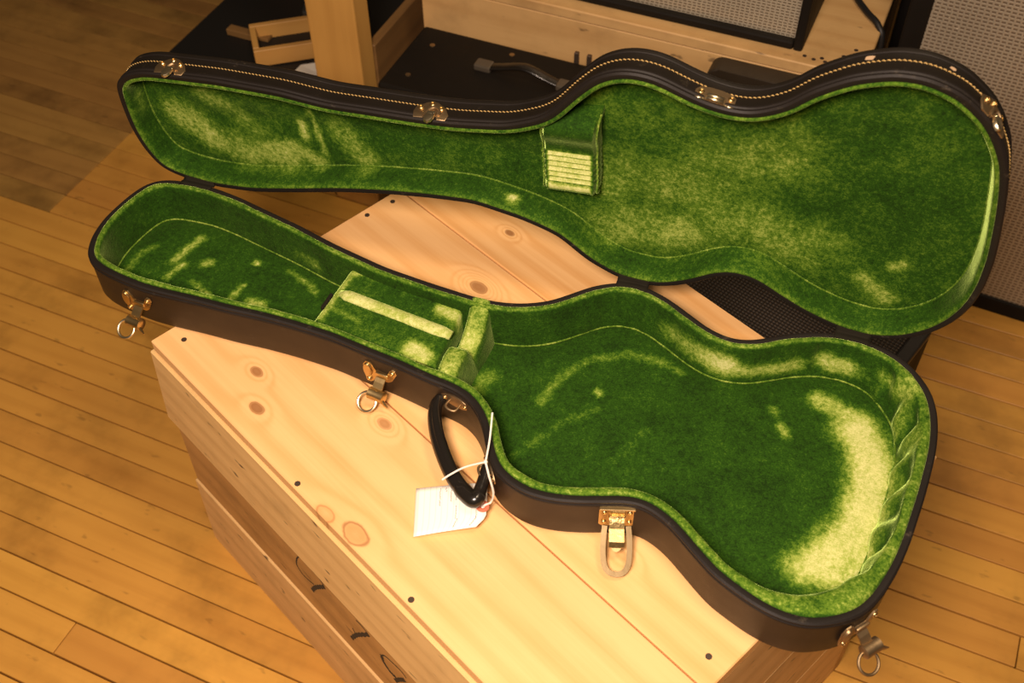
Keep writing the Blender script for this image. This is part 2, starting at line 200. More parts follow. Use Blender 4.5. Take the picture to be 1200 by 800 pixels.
def grille(name, sx, sy, light, dark, metal=0.4):
    """woven speaker cloth: local x across, z up the face"""
    t = NT(name); s = t.sep(t.obj()); x, z = s[0], s[2]
    row = t.math('FLOOR', t.math('DIVIDE', z, sy))
    fx = t.math('FRACT', t.math('ADD', t.math('DIVIDE', x, sx), t.math('MULTIPLY', t.math('MODULO', row, 2.0), 0.12)))
    fz = t.math('FRACT', t.math('DIVIDE', z, sy))
    hole = t.math('MULTIPLY', t.smooth(t.math('ABSOLUTE', t.math('SUBTRACT', fx, 0.5)), 0.40, 0.28), t.smooth(t.math('ABSOLUTE', t.math('SUBTRACT', fz, 0.5)), 0.32, 0.18))
    jit = t.noise(t.comb(t.math('DIVIDE', x, sx), t.math('DIVIDE', z, sy), 0.0), 1.0, 2)
    c = t.mix(t.noise(t.obj(), 8, 3), tuple(v * 0.8 for v in light), tuple(v * 1.2 for v in light))
    c = t.mix(t.smooth(jit, 0.68, 0.75), c, tuple(min(1, v * 1.9) for v in light))
    c = t.mix(t.math('MULTIPLY', hole, 0.85), c, dark)
    t.bump(t.math('SUBTRACT', 1.0, hole), 0.35, 0.0015)
    return t.done(c, 0.38, metal)

M_VELVET = velvet('green_plush')
M_VINYL = vinyl('dark_brown_vinyl', (0.026, 0.0148, 0.007), 0.45, 0.14, 900, 0.35)
M_LIDVINYL = vinyl('black_vinyl', (0.010, 0.0075, 0.005), 0.5, 0.16, 900, 0.22)
M_BIND = vinyl('black_binding', (0.013, 0.010, 0.008), 0.55, 0.25, 500, 0.25)
M_AMPVINYL = vinyl('amp_vinyl', (0.009, 0.007, 0.005), 0.6, 0.08, 700, 0.18)
M_THREAD = plain('gold_thread', (0.52, 0.34, 0.115), 0.6)
M_BRASS = plain('worn_brass', (0.66, 0.48, 0.22), 0.36, 1.0, 0.15, 160, 0.2)
M_BRONZE = plain('aged_bronze', (0.42, 0.30, 0.165), 0.5, 1.0, 0.25, 200, 0.35)
M_CHROME = plain('pale_brass', (0.82, 0.70, 0.46), 0.34, 1.0, 0.1, 120, 0.1)
M_HASP = plain('old_brass', (0.46, 0.33, 0.14), 0.33, 1.0, 0.5, 260, 0.3)
M_LOOP = plain('satin_brass', (0.115, 0.082, 0.04), 0.38, 0.9, 0.1, 120, 0.15)
M_PLASTIC = plain('black_plastic', (0.012, 0.010, 0.008), 0.22, 0.0, 0.05, 300)
M_FABRIC = plain('hinge_fabric', (0.016, 0.014, 0.009), 0.9, 0.0, 0.5, 900, 0.0, Specular_IOR_Level=0.1)
M_NAIL = plain('nail_steel', (0.10, 0.07, 0.05), 0.5, 0.6)
M_STRING = plain('white_string', (0.85, 0.80, 0.70), 0.8, 0.0, 0.4, 1500)
M_INK = plain('grey_ink', (0.25, 0.20, 0.19), 0.9)
M_RED = plain('red_paper_ring', (0.62, 0.15, 0.08), 0.7)
M_BLACKPAINT = plain('black_marker', (0.03, 0.022, 0.012), 0.8)
M_RUBBER = plain('black_rubber', (0.012, 0.011, 0.010), 0.5)
M_CAPGREY = plain('handle_cap_grey', (0.11, 0.09, 0.065), 0.4, 0.3)
M_BARE = plain('bare_wood_fibre', (0.50, 0.34, 0.20), 0.9)
M_SUB = plain('subfloor_dark', (0.02, 0.012, 0.006), 0.9)
M_FLOOR = wood('maple_floor', (0.60, 0.30, 0.055), (0.40, 0.170, 0.025), ring=24, rough=0.42, contrast=0.35, dirt=0.5, fleck=0.3, dirtscale=4.0)
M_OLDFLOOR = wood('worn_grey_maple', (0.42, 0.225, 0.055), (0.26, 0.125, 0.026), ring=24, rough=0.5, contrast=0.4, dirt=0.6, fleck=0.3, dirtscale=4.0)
M_SIDE = wood('weathered_board', (0.80, 0.52, 0.215), (0.55, 0.32, 0.11), ring=24, rough=0.7, contrast=0.6, dirt=0.3, fleck=0.9)
M_SIDE2 = wood('brown_board', (0.57, 0.32, 0.098), (0.36, 0.185, 0.048), ring=22, rough=0.65, contrast=0.7, dirt=0.4, fleck=0.5)
M_POST = wood('oak_post', (0.60, 0.33, 0.085), (0.40, 0.19, 0.04), ring=18, rough=0.5, contrast=0.4)
M_BENCH = wood('brown_bench_board', (0.22, 0.115, 0.035), (0.10, 0.05, 0.015), ring=20, rough=0.6, contrast=0.5)
M_PINE2 = wood('pale_pine', (0.66, 0.42, 0.17), (0.44, 0.23, 0.07), ((0.10, 0.06, 0.008, 0.9), (0.31, 0.10, 0.006, 0.7)), ring=22, rough=0.6, contrast=0.45, dirt=0.3, fleck=0.6)
M_BLACKBOARD = plain('black_board', (0.006, 0.005, 0.004), 0.6)

# ------------------------------------------------------------------ mesh helpers
def link(name, me, mat, parent=None, smooth=False):
    o = bpy.data.objects.new(name, me); COL.objects.link(o)
    if mat: me.materials.append(mat)
    if parent: o.parent = parent
    if smooth and len(me.polygons): me.polygons.foreach_set('use_smooth', [True] * len(me.polygons))
    return o
def mesh(name, vs, fs, mat, parent=None, smooth=False):
    me = bpy.data.meshes.new(name); me.from_pydata([tuple(map(float, v)) for v in vs], [], fs); me.validate(); me.update()
    return link(name, me, mat, parent, smooth)
def sharp(o, ang=40):
    o.data.set_sharp_from_angle(angle=math.radians(ang)); return o
def frombm(name, bm, mat, parent=None, smooth=False):
    me = bpy.data.meshes.new(name); bmesh.ops.recalc_face_normals(bm, faces=bm.faces); bm.to_mesh(me); bm.free()
    return link(name, me, mat, parent, smooth)
def boxbm(bm, x0, x1, y0, y1, z0, z1, bev=0.0, seg=1, mat4=None):
    b = bmesh.new()
    vs = [b.verts.new(p) for p in ((x0,y0,z0),(x1,y0,z0),(x1,y1,z0),(x0,y1,z0),(x0,y0,z1),(x1,y0,z1),(x1,y1,z1),(x0,y1,z1))]
    for f in ((0,3,2,1),(4,5,6,7),(0,1,5,4),(1,2,6,5),(2,3,7,6),(3,0,4,7)): b.faces.new([vs[i] for i in f])
    if bev: bmesh.ops.bevel(b, geom=list(b.edges), offset=bev, segments=seg, affect='EDGES', profile=0.5)
    if mat4 is not None: b.transform(mat4)
    tmp = bpy.data.meshes.new('t'); b.to_mesh(tmp); b.free(); bm.from_mesh(tmp); bpy.data.meshes.remove(tmp)
def box(name, x0, x1, y0, y1, z0, z1, mat, parent=None, bev=0.0, seg=1, origin=True):
    """box whose origin is at its (x0, y0, z0) corner, so that the grain follows the piece"""
    bm = bmesh.new()
    if origin: boxbm(bm, 0, x1-x0, 0, y1-y0, 0, z1-z0, bev, seg)
    else: boxbm(bm, x0, x1, y0, y1, z0, z1, bev, seg)
    o = frombm(name, bm, mat, parent)
    if origin: o.location = (x0, y0, z0)
    return o
def tubebm(bm, pts, rad, n=10, closed=False, squash=1.0):
    pts = [Vector(p) for p in pts]; m = len(pts); rings = []
    rads = rad if isinstance(rad, (list, tuple)) else [rad] * m
    prev = None
    for i, p in enumerate(pts):
        a = pts[(i-1) % m] if (closed or i > 0) else p; b = pts[(i+1) % m] if (closed or i < m-1) else p
        t = (b - a).normalized()
        if prev is None:
            ref = Vector((0,0,1)) if abs(t.z) < 0.9 else Vector((1,0,0)); nrm = (ref - t*ref.dot(t)).normalized()
        else: nrm = (prev - t*prev.dot(t)).normalized()
        prev = nrm; bi = t.cross(nrm)
        rings.append([bm.verts.new(p + rads[i]*(math.cos(2*PI*k/n)*nrm + squash*math.sin(2*PI*k/n)*bi)) for k in range(n)])
    for i in range(m if closed else m-1):
        A, B = rings[i], rings[(i+1) % m]
        for k in range(n): bm.faces.new((A[k], A[(k+1)%n], B[(k+1)%n], B[k]))
    if not closed:
        bm.faces.new(rings[0][::-1]); bm.faces.new(rings[-1])
def catmull(pts, sub=6):
    P = [Vector(p) for p in pts]; out = []
    for i in range(len(P)-1):
        a, b, c, d = P[max(i-1,0)], P[i], P[i+1], P[min(i+2,len(P)-1)]
        for k in range(sub):
            t = k/sub
            out.append(0.5*((2*b)+(c-a)*t+(2*a-5*b+4*c-d)*t*t+(3*b-a-3*c+d)*t**3))
    out.append(P[-1]); return out
def tube(name, pts, rad, mat, parent=None, n=10, closed=False, sub=0, squash=1.0):
    bm = bmesh.new(); tubebm(bm, catmull(pts, sub) if sub else pts, rad, n, closed, squash)
    return sharp(frombm(name, bm, mat, parent, True), 50)
def prism(bm, poly, z0, z1, mat4=None, bev=0.0):
    b = bmesh.new(); lo = [b.verts.new((x,y,z0)) for x,y in poly]; hi = [b.verts.new((x,y,z1)) for x,y in poly]; n = len(poly)
    b.faces.new(lo[::-1]); b.faces.new(hi)
    for i in range(n): b.faces.new((lo[i], lo[(i+1)%n], hi[(i+1)%n], hi[i]))
    if bev: bmesh.ops.bevel(b, geom=[e for e in b.edges if all(v in hi for v in e.verts)], offset=bev, segments=2, affect='EDGES', profile=0.5)
    if mat4 is not None: b.transform(mat4)
    tmp = bpy.data.meshes.new('t'); b.to_mesh(tmp); b.free(); bm.from_mesh(tmp); bpy.data.meshes.remove(tmp)
def cyl(bm, c, r, h, n=12, mat4=None, r2=None):
    poly = [(c[0]+r*math.cos(2*PI*k/n), c[1]+r*math.sin(2*PI*k/n)) for k in range(n)]
    prism(bm, poly, c[2], c[2]+h, mat4)
def thing(name, label, cat, loc=(0,0,0), rz=0.0, group=None):
    o = bpy.data.objects.new(name, None); COL.objects.link(o); o.empty_display_size = 0.05
    o.location = loc; o.rotation_euler = (0,0,rz); o['label'] = label; o['category'] = cat
    if group: o['group'] = group
    return o

# ------------------------------------------------------------------ floor: every board a piece
FAZ = math.radians(D['AZ']['floor']); ROW = 0.0567
floor = box('floor', -3.2, 2.2, -0.6, 3.4, -0.04, -0.021, M_SUB, None, origin=False); floor['kind'] = 'structure'; floor.rotation_euler = (0,0,FAZ)
def rowjoints(k):
    r = random.Random(k*17+3)
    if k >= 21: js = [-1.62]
    elif k == 7: js = [-0.967]
    elif k == 17: js = [0.375]
    else: js = [r.uniform(-2.4, -2.0) if k < 27 else r.uniform(-2.2, -0.6)]
    x = js[0]
    while x < 2.0:
        x += r.uniform(1.3, 2.3)
        if k > 14 and 0.0 < x < 0.75 and r.random() < 0.8: x += 0.9
        js.append(0.194 if k == 29 and -0.5 < x < 0.9 else x)
    x = js[0]
    while x > -3.0:
        x -= r.uniform(0.8, 1.8); js.append(x)
    return sorted(j for j in js if -3.1 < j < 2.1)
for k in range(-6, 58):
    y0 = (k + 0.24)*ROW; ends = [-3.2] + rowjoints(k) + [2.2]
    for a, b in zip(ends[:-1], ends[1:]):
        if b - a < 0.05: continue
        g = random.uniform(0.0009, 0.0017); dz = random.uniform(-0.0004, 0.0003)
        bm = bmesh.new(); boxbm(bm, 0.0009, b-a-0.0009, g, ROW-g, -0.02, dz, 0.0008)
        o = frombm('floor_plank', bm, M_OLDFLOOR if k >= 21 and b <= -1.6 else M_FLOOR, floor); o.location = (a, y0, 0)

# ------------------------------------------------------------------ pine crate under the case
CAZ = math.radians(D['AZ']['crate'])
crate = thing('wooden_crate', 'large pale pine packing crate standing on the floor under the open guitar case', 'crate', (-0.448, 0.930, 0), CAZ)
K = D['KNOTS']
def kn(i, x0, y0, r, s, c=0.85): return (K[i][0]-x0, K[i][1]-y0, r, s, c)
TOPX = [-0.004, -0.008, -0.016]; TOPY = [-0.003, 0.1505, 0.4035, 0.557]
PL, PD = (0.80, 0.465, 0.20), (0.63, 0.29, 0.085)
RED = (0.74, 0.36, 0.12)
MT = [wood('pine_top_front', PL, PD, [kn(0,TOPX[0],TOPY[0],0.0062,0.85), kn(1,TOPX[0],TOPY[0],0.0072,0.9), kn(2,TOPX[0],TOPY[0],0.0065,0.65), kn(3,TOPX[0],TOPY[0],0.0115,0.85,0.3), kn(4,TOPX[0],TOPY[0],0.008,0.6,0.25)], 21, 0.5, 0.62, red=RED),
      wood('pine_top_middle', PL, PD, [kn(5,TOPX[1],TOPY[1],0.0085,0.85), (0.62, 0.05, 0.006, 0.2)], 26, 0.5, 0.6, red=RED),
      wood('pine_top_back', PL, PD, [kn(6,TOPX[2],TOPY[2],0.005,0.9)], 30, 0.5, 0.85, red=RED)]
def plank_poly(name, pts, y0, y1, mat, parent, bev=0.0015):
    """board standing in the x-z plane with slanted ends; origin at its lower-left corner"""
    ox, oz = pts[0]
    bm = bmesh.new(); lo = [bm.verts.new((x-ox, 0, z-oz)) for x, z in pts]; hi = [bm.verts.new((x-ox, y1-y0, z-oz)) for x, z in pts]
    n = len(pts); bm.faces.new(lo); bm.faces.new(hi[::-1])
    for i in range(n): bm.faces.new((lo[(i+1)%n], lo[i], hi[i], hi[(i+1)%n]))
    bmesh.ops.bevel(bm, geom=list(bm.edges), offset=bev, segments=1, affect='EDGES')
    o = frombm(name, bm, mat, parent); o.location = (ox, y0, oz); return o
H = 0.545; TT = 0.019
for i in range(3):
    box('top_plank', TOPX[i], 0.7745 - 0.0015*i, TOPY[i]+0.0009, TOPY[i+1]-0.0009, H-TT, H, MT[i], crate, 0.0014)
e = 0.7725
plank_poly('side_plank', [(-0.043,0.3535),(e,0.3535),(e,H-TT-0.002),(-0.010,H-TT-0.002)], -0.006, 0.02, M_SIDE, crate, 0.002)
plank_poly('side_plank', [(-0.049,0.1835),(e,0.1835),(e,0.3525),(-0.044,0.3525)], 0.003, 0.02, M_SIDE2, crate)
plank_poly('side_plank', [(-0.066,0.0),(e,0.0),(e,0.1825),(-0.052,0.1825)], 0.0, 0.02, M_SIDE, crate)
for z0, z1 in ((0,0.1825),(0.1835,0.3525),(0.3535,H-TT-0.001)):
    box('side_plank', 0.0, e, 0.536, 0.556, z0, z1, M_SIDE2, crate, 0.0015)
    for x0 in (0.0, e-0.02):
        bm = bmesh.new(); boxbm(bm, 0, 0.514, 0, 0.02, 0, z1-z0, 0.0015)
        o = frombm('end_plank', bm, M_SIDE, crate); o.location = (x0+0.02, 0.021, z0); o.rotation_euler = (0,0,PI/2)
box('bottom_board', 0.022, e-0.022, 0.022, 0.534, 0.002, 0.02, M_SIDE2, crate)
nb_ = bmesh.new(); cyl(nb_, (0,0,0), 0.0036, 0.0008, 10)
nm = bpy.data.meshes.new('nail'); nb_.to_mesh(nm); nb_.free(); nm.materials.append(M_NAIL)
for x, y in D['NAILS']:
    o = bpy.data.objects.new('nail', nm); COL.objects.link(o); o.parent = crate; o.location = (max(x,0.003), max(y,0.004), H-0.0002)
# painted letters on the middle side board
for st in D['LETTERS']:
    z = 0.93
    pts = [(x, 0.0022 if zz+1.067-0.545 > -0.37 else 0.0022, zz+H) for x, zz in st]
    P2 = catmull(pts, 5); wd = 0.0035 if len(st) in (4, 3) and st is not D['LETTERS'][5] else 0.0013
    vs = []; fs = []
    for i, p in enumerate(P2):
        q = P2[min(i+1,len(P2)-1)] - P2[max(i-1,0)]; q.y = 0; q.normalize(); nn = Vector((-q.z, 0, q.x))
        ww = wd*(0.7+0.5*math.sin(i*1.7)**2)
        vs += [p+nn*ww+Vector((0,0.0004,0)), p-nn*ww+Vector((0,0.0004,0))]
        if i: fs.append((2*i-2, 2*i-1, 2*i+1, 2*i))
    mesh('painted_letter', vs, fs, M_BLACKPAINT, crate)

# ------------------------------------------------------------------ guitar case
CZ0 = H
case = thing('guitar_case', 'open black hardshell guitar case with bright green plush lining lying across a pine crate', 'guitar case',
             (D['H0'][0], D['H0'][1], CZ0), math.radians(D['AZ']['case']))
RIM = 0.067
LY, LZ = D['LD']; NY, NZ = LZ, -LY
def T3(u, v, z): return Vector((u, -v, z))
def L3(u, s, t): return Vector((u, s*LY + t*NY, RIM + s*LZ + t*NZ))
N = 480
def dense(P):
    P = np.array(P); k = np.arange(N)/2.0; i = k.astype(int) % len(P); j = (i+1) % len(P); f = (k % 1)[:, None]
    q = P[i]*(1-f)+P[j]*f; return gsm(q, 1.2)
def gsm(c, s):
    k = np.fft.fftfreq(len(c))*2*np.pi; g = np.exp(-0.5*(k*s)**2)
    return np.fft.ifft(np.fft.fft(c, axis=0)*(g[:, None] if c.ndim == 2 else g), axis=0).real
TR, LD = dense(D['TRAY']), dense(D['LID'])
def normals(c):
    d = np.roll(c, -1, 0)-np.roll(c, 1, 0); n = np.stack([-d[:, 1], d[:, 0]], 1); n /= np.linalg.norm(n, axis=1)[:, None]
    area = 0.5*np.sum(c[:, 0]*np.roll(c[:, 1], -1)-np.roll(c[:, 0], -1)*c[:, 1])
    return n if area > 0 else -n
TN, LN = normals(TR), normals(LD)
def inset(c, n, d, s=0.0):
    q = c + n*(np.asarray(d).reshape(-1, 1) if np.ndim(d) else d)
    return gsm(q, s) if s else q
def loft(name, rings, mat, parent, cap0=False, cap1=False, smooth=True, ang=35, flip=False):
    vs = [v for r in rings for v in r]; n = len(rings[0]); fs = []
    for i in range(len(rings)-1):
        for k in range(n):
            a, b, c, d = i*n+k, i*n+(k+1) % n, (i+1)*n+(k+1) % n, (i+1)*n+k
            fs.append((a, b, c, d))
    if cap0: fs.append(tuple(range(n))[::-1])
    if cap1: fs.append(tuple((len(rings)-1)*n+k for k in range(n)))
    o = mesh(name, vs, fs, mat, parent, smooth)
    bm = bmesh.new(); bm.from_mesh(o.data); bmesh.ops.recalc_face_normals(bm, faces=bm.faces); bm.to_mesh(o.data); bm.free()
    if smooth: sharp(o, ang)
    return o
def tring(d, z, s=0.0): 
    c = inset(TR, TN, d, s); zz = np.broadcast_to(z, (N,))
    return [T3(c[i, 0], c[i, 1], zz[i]) for i in range(N)]
def lring(d, t, s=0.0):
    c = inset(LD, LN, d, s); tt = np.broadcast_to(t, (N,))
    return [L3(c[i, 0], c[i, 1], tt[i]) for i in range(N)]
def dist_poly(P, C):
    A = C; B = np.roll(C, -1, 0); Dv = B-A; out = np.empty(len(P))
    for s in range(0, len(P), 500):
        p = P[s:s+500]
        t = np.clip(((p[:, None]-A)*Dv).sum(-1)/((Dv*Dv).sum(-1)+1e-12), 0, 1)
        out[s:s+500] = np.sqrt((((p[:, None]-(A+t[..., None]*Dv))**2).sum(-1)).min(1))
    return out
def naps(P3, marks, base=0.0):
    """amount of crushed pile and painted sheen at points (u, v, height)"""
    P3 = np.asarray(P3, float); val = np.full(len(P3), base)
    for pts, z, r, s in marks:
        q = np.array([(a, b, z) for a, b in pts]); best = np.full(len(P3), 9.0)
        for a, b in zip(q[:-1], q[1:]) if len(q) > 1 else [(q[0], q[0])]:
            d = b-a; t = np.clip(((P3-a)@d)/(d@d+1e-12), 0, 1); best = np.minimum(best, np.linalg.norm(P3-(a+t[:, None]*d), axis=1))
        x = np.clip((1.75*r-best)/(1.45*r), 0, 1); val = np.maximum(val, base+(x*x*(3-2*x))*s*(1-base))
    return val
def setnap(o, vals):
    a = o.data.attributes.new('nap_sheen', 'FLOAT', 'POINT'); a.data.foreach_set('value', np.asarray(vals, dtype=np.float32))
def inside(P, C):
    x, y = P[:, 0], P[:, 1]; res = np.zeros(len(P), bool); j = len(C)-1
    for i in range(len(C)):
        xi, yi = C[i]; xj, yj = C[j]
        res ^= ((yi > y) != (yj > y)) & (x < (xj-xi)*(y-yi)/(yj-yi+1e-15)+xi); j = i
    return res
def pad(name, C, step, hfun, to3, mat, parent, marks, base=0.0):
    """upholstered panel filling outline C, height hfun(points, distance to edge)"""
    C = C[::2]; lo, hi = C.min(0), C.max(0)
    gx, gy = np.meshgrid(np.arange(lo[0], hi[0], step), np.arange(lo[1], hi[1], step)); G = np.stack([gx.ravel(), gy.ravel()], 1)
    rr = np.random.RandomState(1); G += rr.uniform(-.25, .25, G.shape)*step
    G = G[inside(G, C)]; G = G[dist_poly(G, C) > step*0.6]
    P = np.vstack([C, G]); n = len(C)
    r = delaunay_2d_cdt([Vector(p) for p in P], [(i, (i+1) % n) for i in range(n)], [list(range(n))], 1, 1e-6)
    V = np.array([tuple(v) for v in r[0]]); dd = dist_poly(V, C); h = hfun(V, dd)
    o = mesh(name, [to3(V[i, 0], V[i, 1], h[i]) for i in range(len(V))], [tuple(f) for f in r[2]], mat, parent, True)
    bm = bmesh.new(); bm.from_mesh(o.data); bmesh.ops.recalc_face_normals(bm, faces=bm.faces); bm.to_mesh(o.data); bm.free()
    setnap(o, naps(np.column_stack([V, h]), marks, base)); return o
S = np.arange(N)
def nz(i, f, seed=0.0): return noise.noise(Vector((math.cos(2*PI*i/N)*f, math.sin(2*PI*i/N)*f, seed)))
NZ1 = np.array([nz(i, 14, 1.3) for i in range(N)]); NZ2 = np.array([nz(i, 34, 4.1) for i in range(N)])

# lower shell
shell = loft('lower_shell', [tring(0.012, 0.0), tring(0.005, 0.0005), tring(0.0015, 0.0025), tring(0.0, 0.007), tring(0.0, 0.03), tring(0.0, 0.056), tring(0.004, 0.058)], M_VINYL, case, cap0=True)
loft('rim_binding', [tring(0.001, 0.0565), tring(-0.0012, 0.058), tring(-0.0014, 0.0605), tring(-0.0002, 0.0622), tring(-0.001, 0.0632), tring(-0.0012, 0.0655), tring(0.0008, 0.0672), tring(0.0045, 0.0674), tring(0.0072, 0.0664), tring(0.0085, 0.062)], M_BIND, shell)
# lining of the lower half: rolled top edge, sloping walls with gathers
uu, vv = TR[:, 0], TR[:, 1]
sm = lambda x, a, b: np.clip((x-a)/(b-a), 0, 1)**2*(3-2*np.clip((x-a)/(b-a), 0, 1))
right = sm(uu, 0.885, 0.945)*sm(vv, 0.006, 0.03)
crease = np.exp(-((uu-0.846)/0.0055)**2)*(vv < 0.1)
front = sm(TN[:, 1]*-1, 0.25, 0.8)
gath = right*(np.sin(S*0.52+2.2*NZ1)+0.6*np.sin(S*0.83+1.0))
dfloor = 0.0165 + 0.015*right + 0.001*NZ1 + 0.004*sm(uu, 0.45, 0.5)*(1-right)*(1-front)
FD = gsm(dfloor, 4.0)
roll = 0.0015*NZ1+0.0012*NZ2
cornr = sm(uu, 0.80, 0.90)*sm(vv, 0.30, 0.345)
fold = gath + 0.0
bodyb = sm(uu, 0.46, 0.52)*(1-front)*(1-right)
vert = np.clip(NZ2*2.2, -1, 1)*bodyb                              # loose upright folds of the back wall
WR = gsm(0.0075 + 0.003*front*sm(uu, 0.40, 0.55) + 0.0155*cornr + 0.004*right, 4.0)     # width of the rolled edge
FD = np.maximum(FD, WR+0.0075)
prof = [(0.0, 0.0630), (0.0, 0.0665), (0.14, 0.0685), (0.5, 0.0696), (0.84, 0.0684), (1.0, 0.0650)]
rings = []; naphts = []
for k, (f, z) in enumerate(prof):
    d = 0.0068 + WR*f + (0.0006*NZ1+0.0005*NZ2)*f + 0.0016*gath*f
    rings.append(tring(d, z + (0.0010*NZ1+0.0008*NZ2)*(1 if 1 < k < 5 else 0) + cornr*0.0012*np.sin(S*0.45+3*NZ1)*(k in (2,3,4)), 0.8)); naphts += [z]*N
for k, (g, z) in enumerate([(0.06, 0.058), (0.16, 0.050), (0.30, 0.042), (0.46, 0.034), (0.64, 0.026), (0.80, 0.019), (0.92, 0.013), (1.0, 0.0085)]):
    bulge = math.sin(PI*min(1, (k+1)/8.5))
    ph = 0.9*(z-0.035)/0.03                                       # gathers lean as they run down the wall
    gk = right*(np.sin(S*0.42+2.6*NZ1+ph*1.6)+0.5*np.sin(S*0.77+1.0-ph))
    d = 0.0068 + WR*(1-g) + FD*g - 0.0068*g + bulge*(0.0062*gk + 0.0024*vert - 0.0075*crease + 0.0007*NZ1 + 0.0005*NZ2)
    rings.append(tring(d, z, 0.8)); naphts += [z]*N
lining = loft('lower_lining', rings, M_VELVET, case, ang=80)
bpy.data.objects.update() if hasattr(bpy.data.objects, 'update') else None
Lp = np.array([tuple(v.co) for v in lining.data.vertices]); Lp[:, 1] *= -1
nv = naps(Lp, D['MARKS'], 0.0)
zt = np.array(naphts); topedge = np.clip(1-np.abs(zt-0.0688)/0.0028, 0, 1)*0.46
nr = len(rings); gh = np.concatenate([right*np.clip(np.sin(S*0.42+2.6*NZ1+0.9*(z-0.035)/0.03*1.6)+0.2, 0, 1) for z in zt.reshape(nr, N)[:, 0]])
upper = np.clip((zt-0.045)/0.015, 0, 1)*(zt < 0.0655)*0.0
setnap(lining, np.maximum(nv, np.maximum(topedge, 0.45*gh) + 0.01))  # rolled edge and gather ridges made paler: velvet sheen put into the colour
FLO = inset(TR, TN, FD, 1.0)
def hfloor(V, dd):
    h = 0.0095 + 0.003*np.clip(dd/0.02, 0, 1)
    return h + np.array([0.0010*noise.noise(Vector((p[0]*22, p[1]*22, 0)))+0.0005*noise.noise(Vector((p[0]*70, p[1]*70, 2))) for p in V])
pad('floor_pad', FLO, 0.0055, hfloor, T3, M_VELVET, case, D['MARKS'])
sc_ = [T3(p[0], p[1], 0.0112) for p in FLO]
tube('seam_cord', sc_, 0.0011, M_VELVET, lining, 6, True)
setnap(lining.children[0], [0.5]*len(lining.children[0].data.vertices))

# accessory compartment in the neck
c = [Vector((*p, 0)) for p in D['COMP']]
def comp_pt(a, b, z):   # a along the neck 0..1, b from the back wall 0..1
    q = (c[1]*(1-a)+c[2]*a)*(1-b)+(c[0]*(1-a)+c[3]*a)*b; return T3(q.x, q.y, z)
NA, NB = 44, 30; vs = []; fs = []; cp = []
for i in range(NA+1):
    for j in range(NB+1):
        a, b = i/NA, j/NB; ed = min(a, 1-a)*0.16; eb = min(b, 1-b)*0.11
        z = 0.052 - 0.004*max(0, 1-ed/0.004)**2 - 0.003*max(0, 1-eb/0.004)**2 + 0.0008*noise.noise(Vector((a*9, b*6, 3)))
        p = comp_pt(a, b, z); vs.append(p); cp.append((p.x, -p.y, 0.052))
for i in range(NA):
    for j in range(NB):
        k = i*(NB+1)+j; fs.append((k, k+1, k+NB+2, k+NB+1))
ring_ = [i*(NB+1) for i in range(NA+1)]+[NA*(NB+1)+j for j in range(1, NB+1)]+[i*(NB+1)+NB for i in range(NA-1, -1, -1)]+[j for j in range(NB-1, 0, -1)]
n0 = len(vs)
for k in ring_: q = vs[k].copy(); q.z = 0.011; vs.append(q); cp.append((q.x, -q.y, 0.0))
m = len(ring_)
for i in range(m): fs.append((ring_[i], ring_[(i+1) % m], n0+(i+1) % m, n0+i))
comp = mesh('accessory_compartment', vs, fs, M_VELVET, case, True); sharp(comp, 50)
bm = bmesh.new(); bm.from_mesh(comp.data); bmesh.ops.recalc_face_normals(bm, faces=bm.faces); bm.to_mesh(comp.data); bm.free()
nv = naps(cp, D['COMPMARKS'], 0.12); nv[n0:] = 0.0; setnap(comp, nv)
s0, s1 = [Vector((*p, 0)) for p in D['COMPSTRIP']]
bm = bmesh.new(); pts = [T3(*(s0.lerp(s1, k/14)).xy, 0.0515) for k in range(15)]
tubebm(bm, pts, [0.004 if k == 0 else (0.0065 if k == 14 else 0.0086) for k in range(15)], 16, False, 1.0)
for v in bm.verts: v.co.z = 0.0515+(v.co.z-0.0515)*0.62
st = frombm('padded_strip', bm, M_VELVET, comp, True); setnap(st, [0.92]*len(st.data.vertices))
bm = bmesh.new(); q = comp_pt(0, 0.62, 0.046)
boxbm(bm, -0.0035, 0.001, -0.013, 0.013, -0.006, 0.0065, 0.001, 1, Matrix.Translation(q) @ Matrix.Rotation(-0.06, 4, 'Z'))
frombm('pull_tab', bm, M_FABRIC, comp)

# neck cradle
prof_v = [(0.0855,0.0690),(0.088,0.0715),(0.092,0.0700),(0.102,0.0655),(0.116,0.0575),(0.130,0.0485),(0.142,0.0415),(0.1525,0.0375),(0.1560,0.0480),(0.162,0.0615),(0.167,0.0655),(0.178,0.0662),(0.190,0.0660),(0.200,0.0660),(0.207,0.0640),(0.210,0.0600)]
pv = [p[0] for p in prof_v]; pz = [p[1] for p in prof_v]
vs = []; fs = []; nap_ = []; VV = np.linspace(0.0855, 0.210, 73)
for v in VV:
    z = float(np.interp(v, pv, pz)); uc = 0.4495+0.05*(v-0.14)+0.004*math.sin((v-0.07)*40); wdt = 0.0125
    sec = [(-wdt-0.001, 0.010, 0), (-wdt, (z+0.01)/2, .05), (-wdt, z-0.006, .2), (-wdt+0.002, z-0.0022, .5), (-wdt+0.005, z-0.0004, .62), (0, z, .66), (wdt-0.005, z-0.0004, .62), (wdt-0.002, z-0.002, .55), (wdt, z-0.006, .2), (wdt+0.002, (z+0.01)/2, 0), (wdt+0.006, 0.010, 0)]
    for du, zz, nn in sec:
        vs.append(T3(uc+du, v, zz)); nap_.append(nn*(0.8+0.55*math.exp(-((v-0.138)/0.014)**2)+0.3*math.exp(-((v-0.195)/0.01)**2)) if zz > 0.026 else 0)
ns = 11
for i in range(len(VV)-1):
    for k in range(ns-1): a = i*ns+k; fs.append((a, a+1, a+ns+1, a+ns))
fs.append(tuple(range(ns))); fs.append(tuple((len(VV)-1)*ns+k for k in range(ns))[::-1])
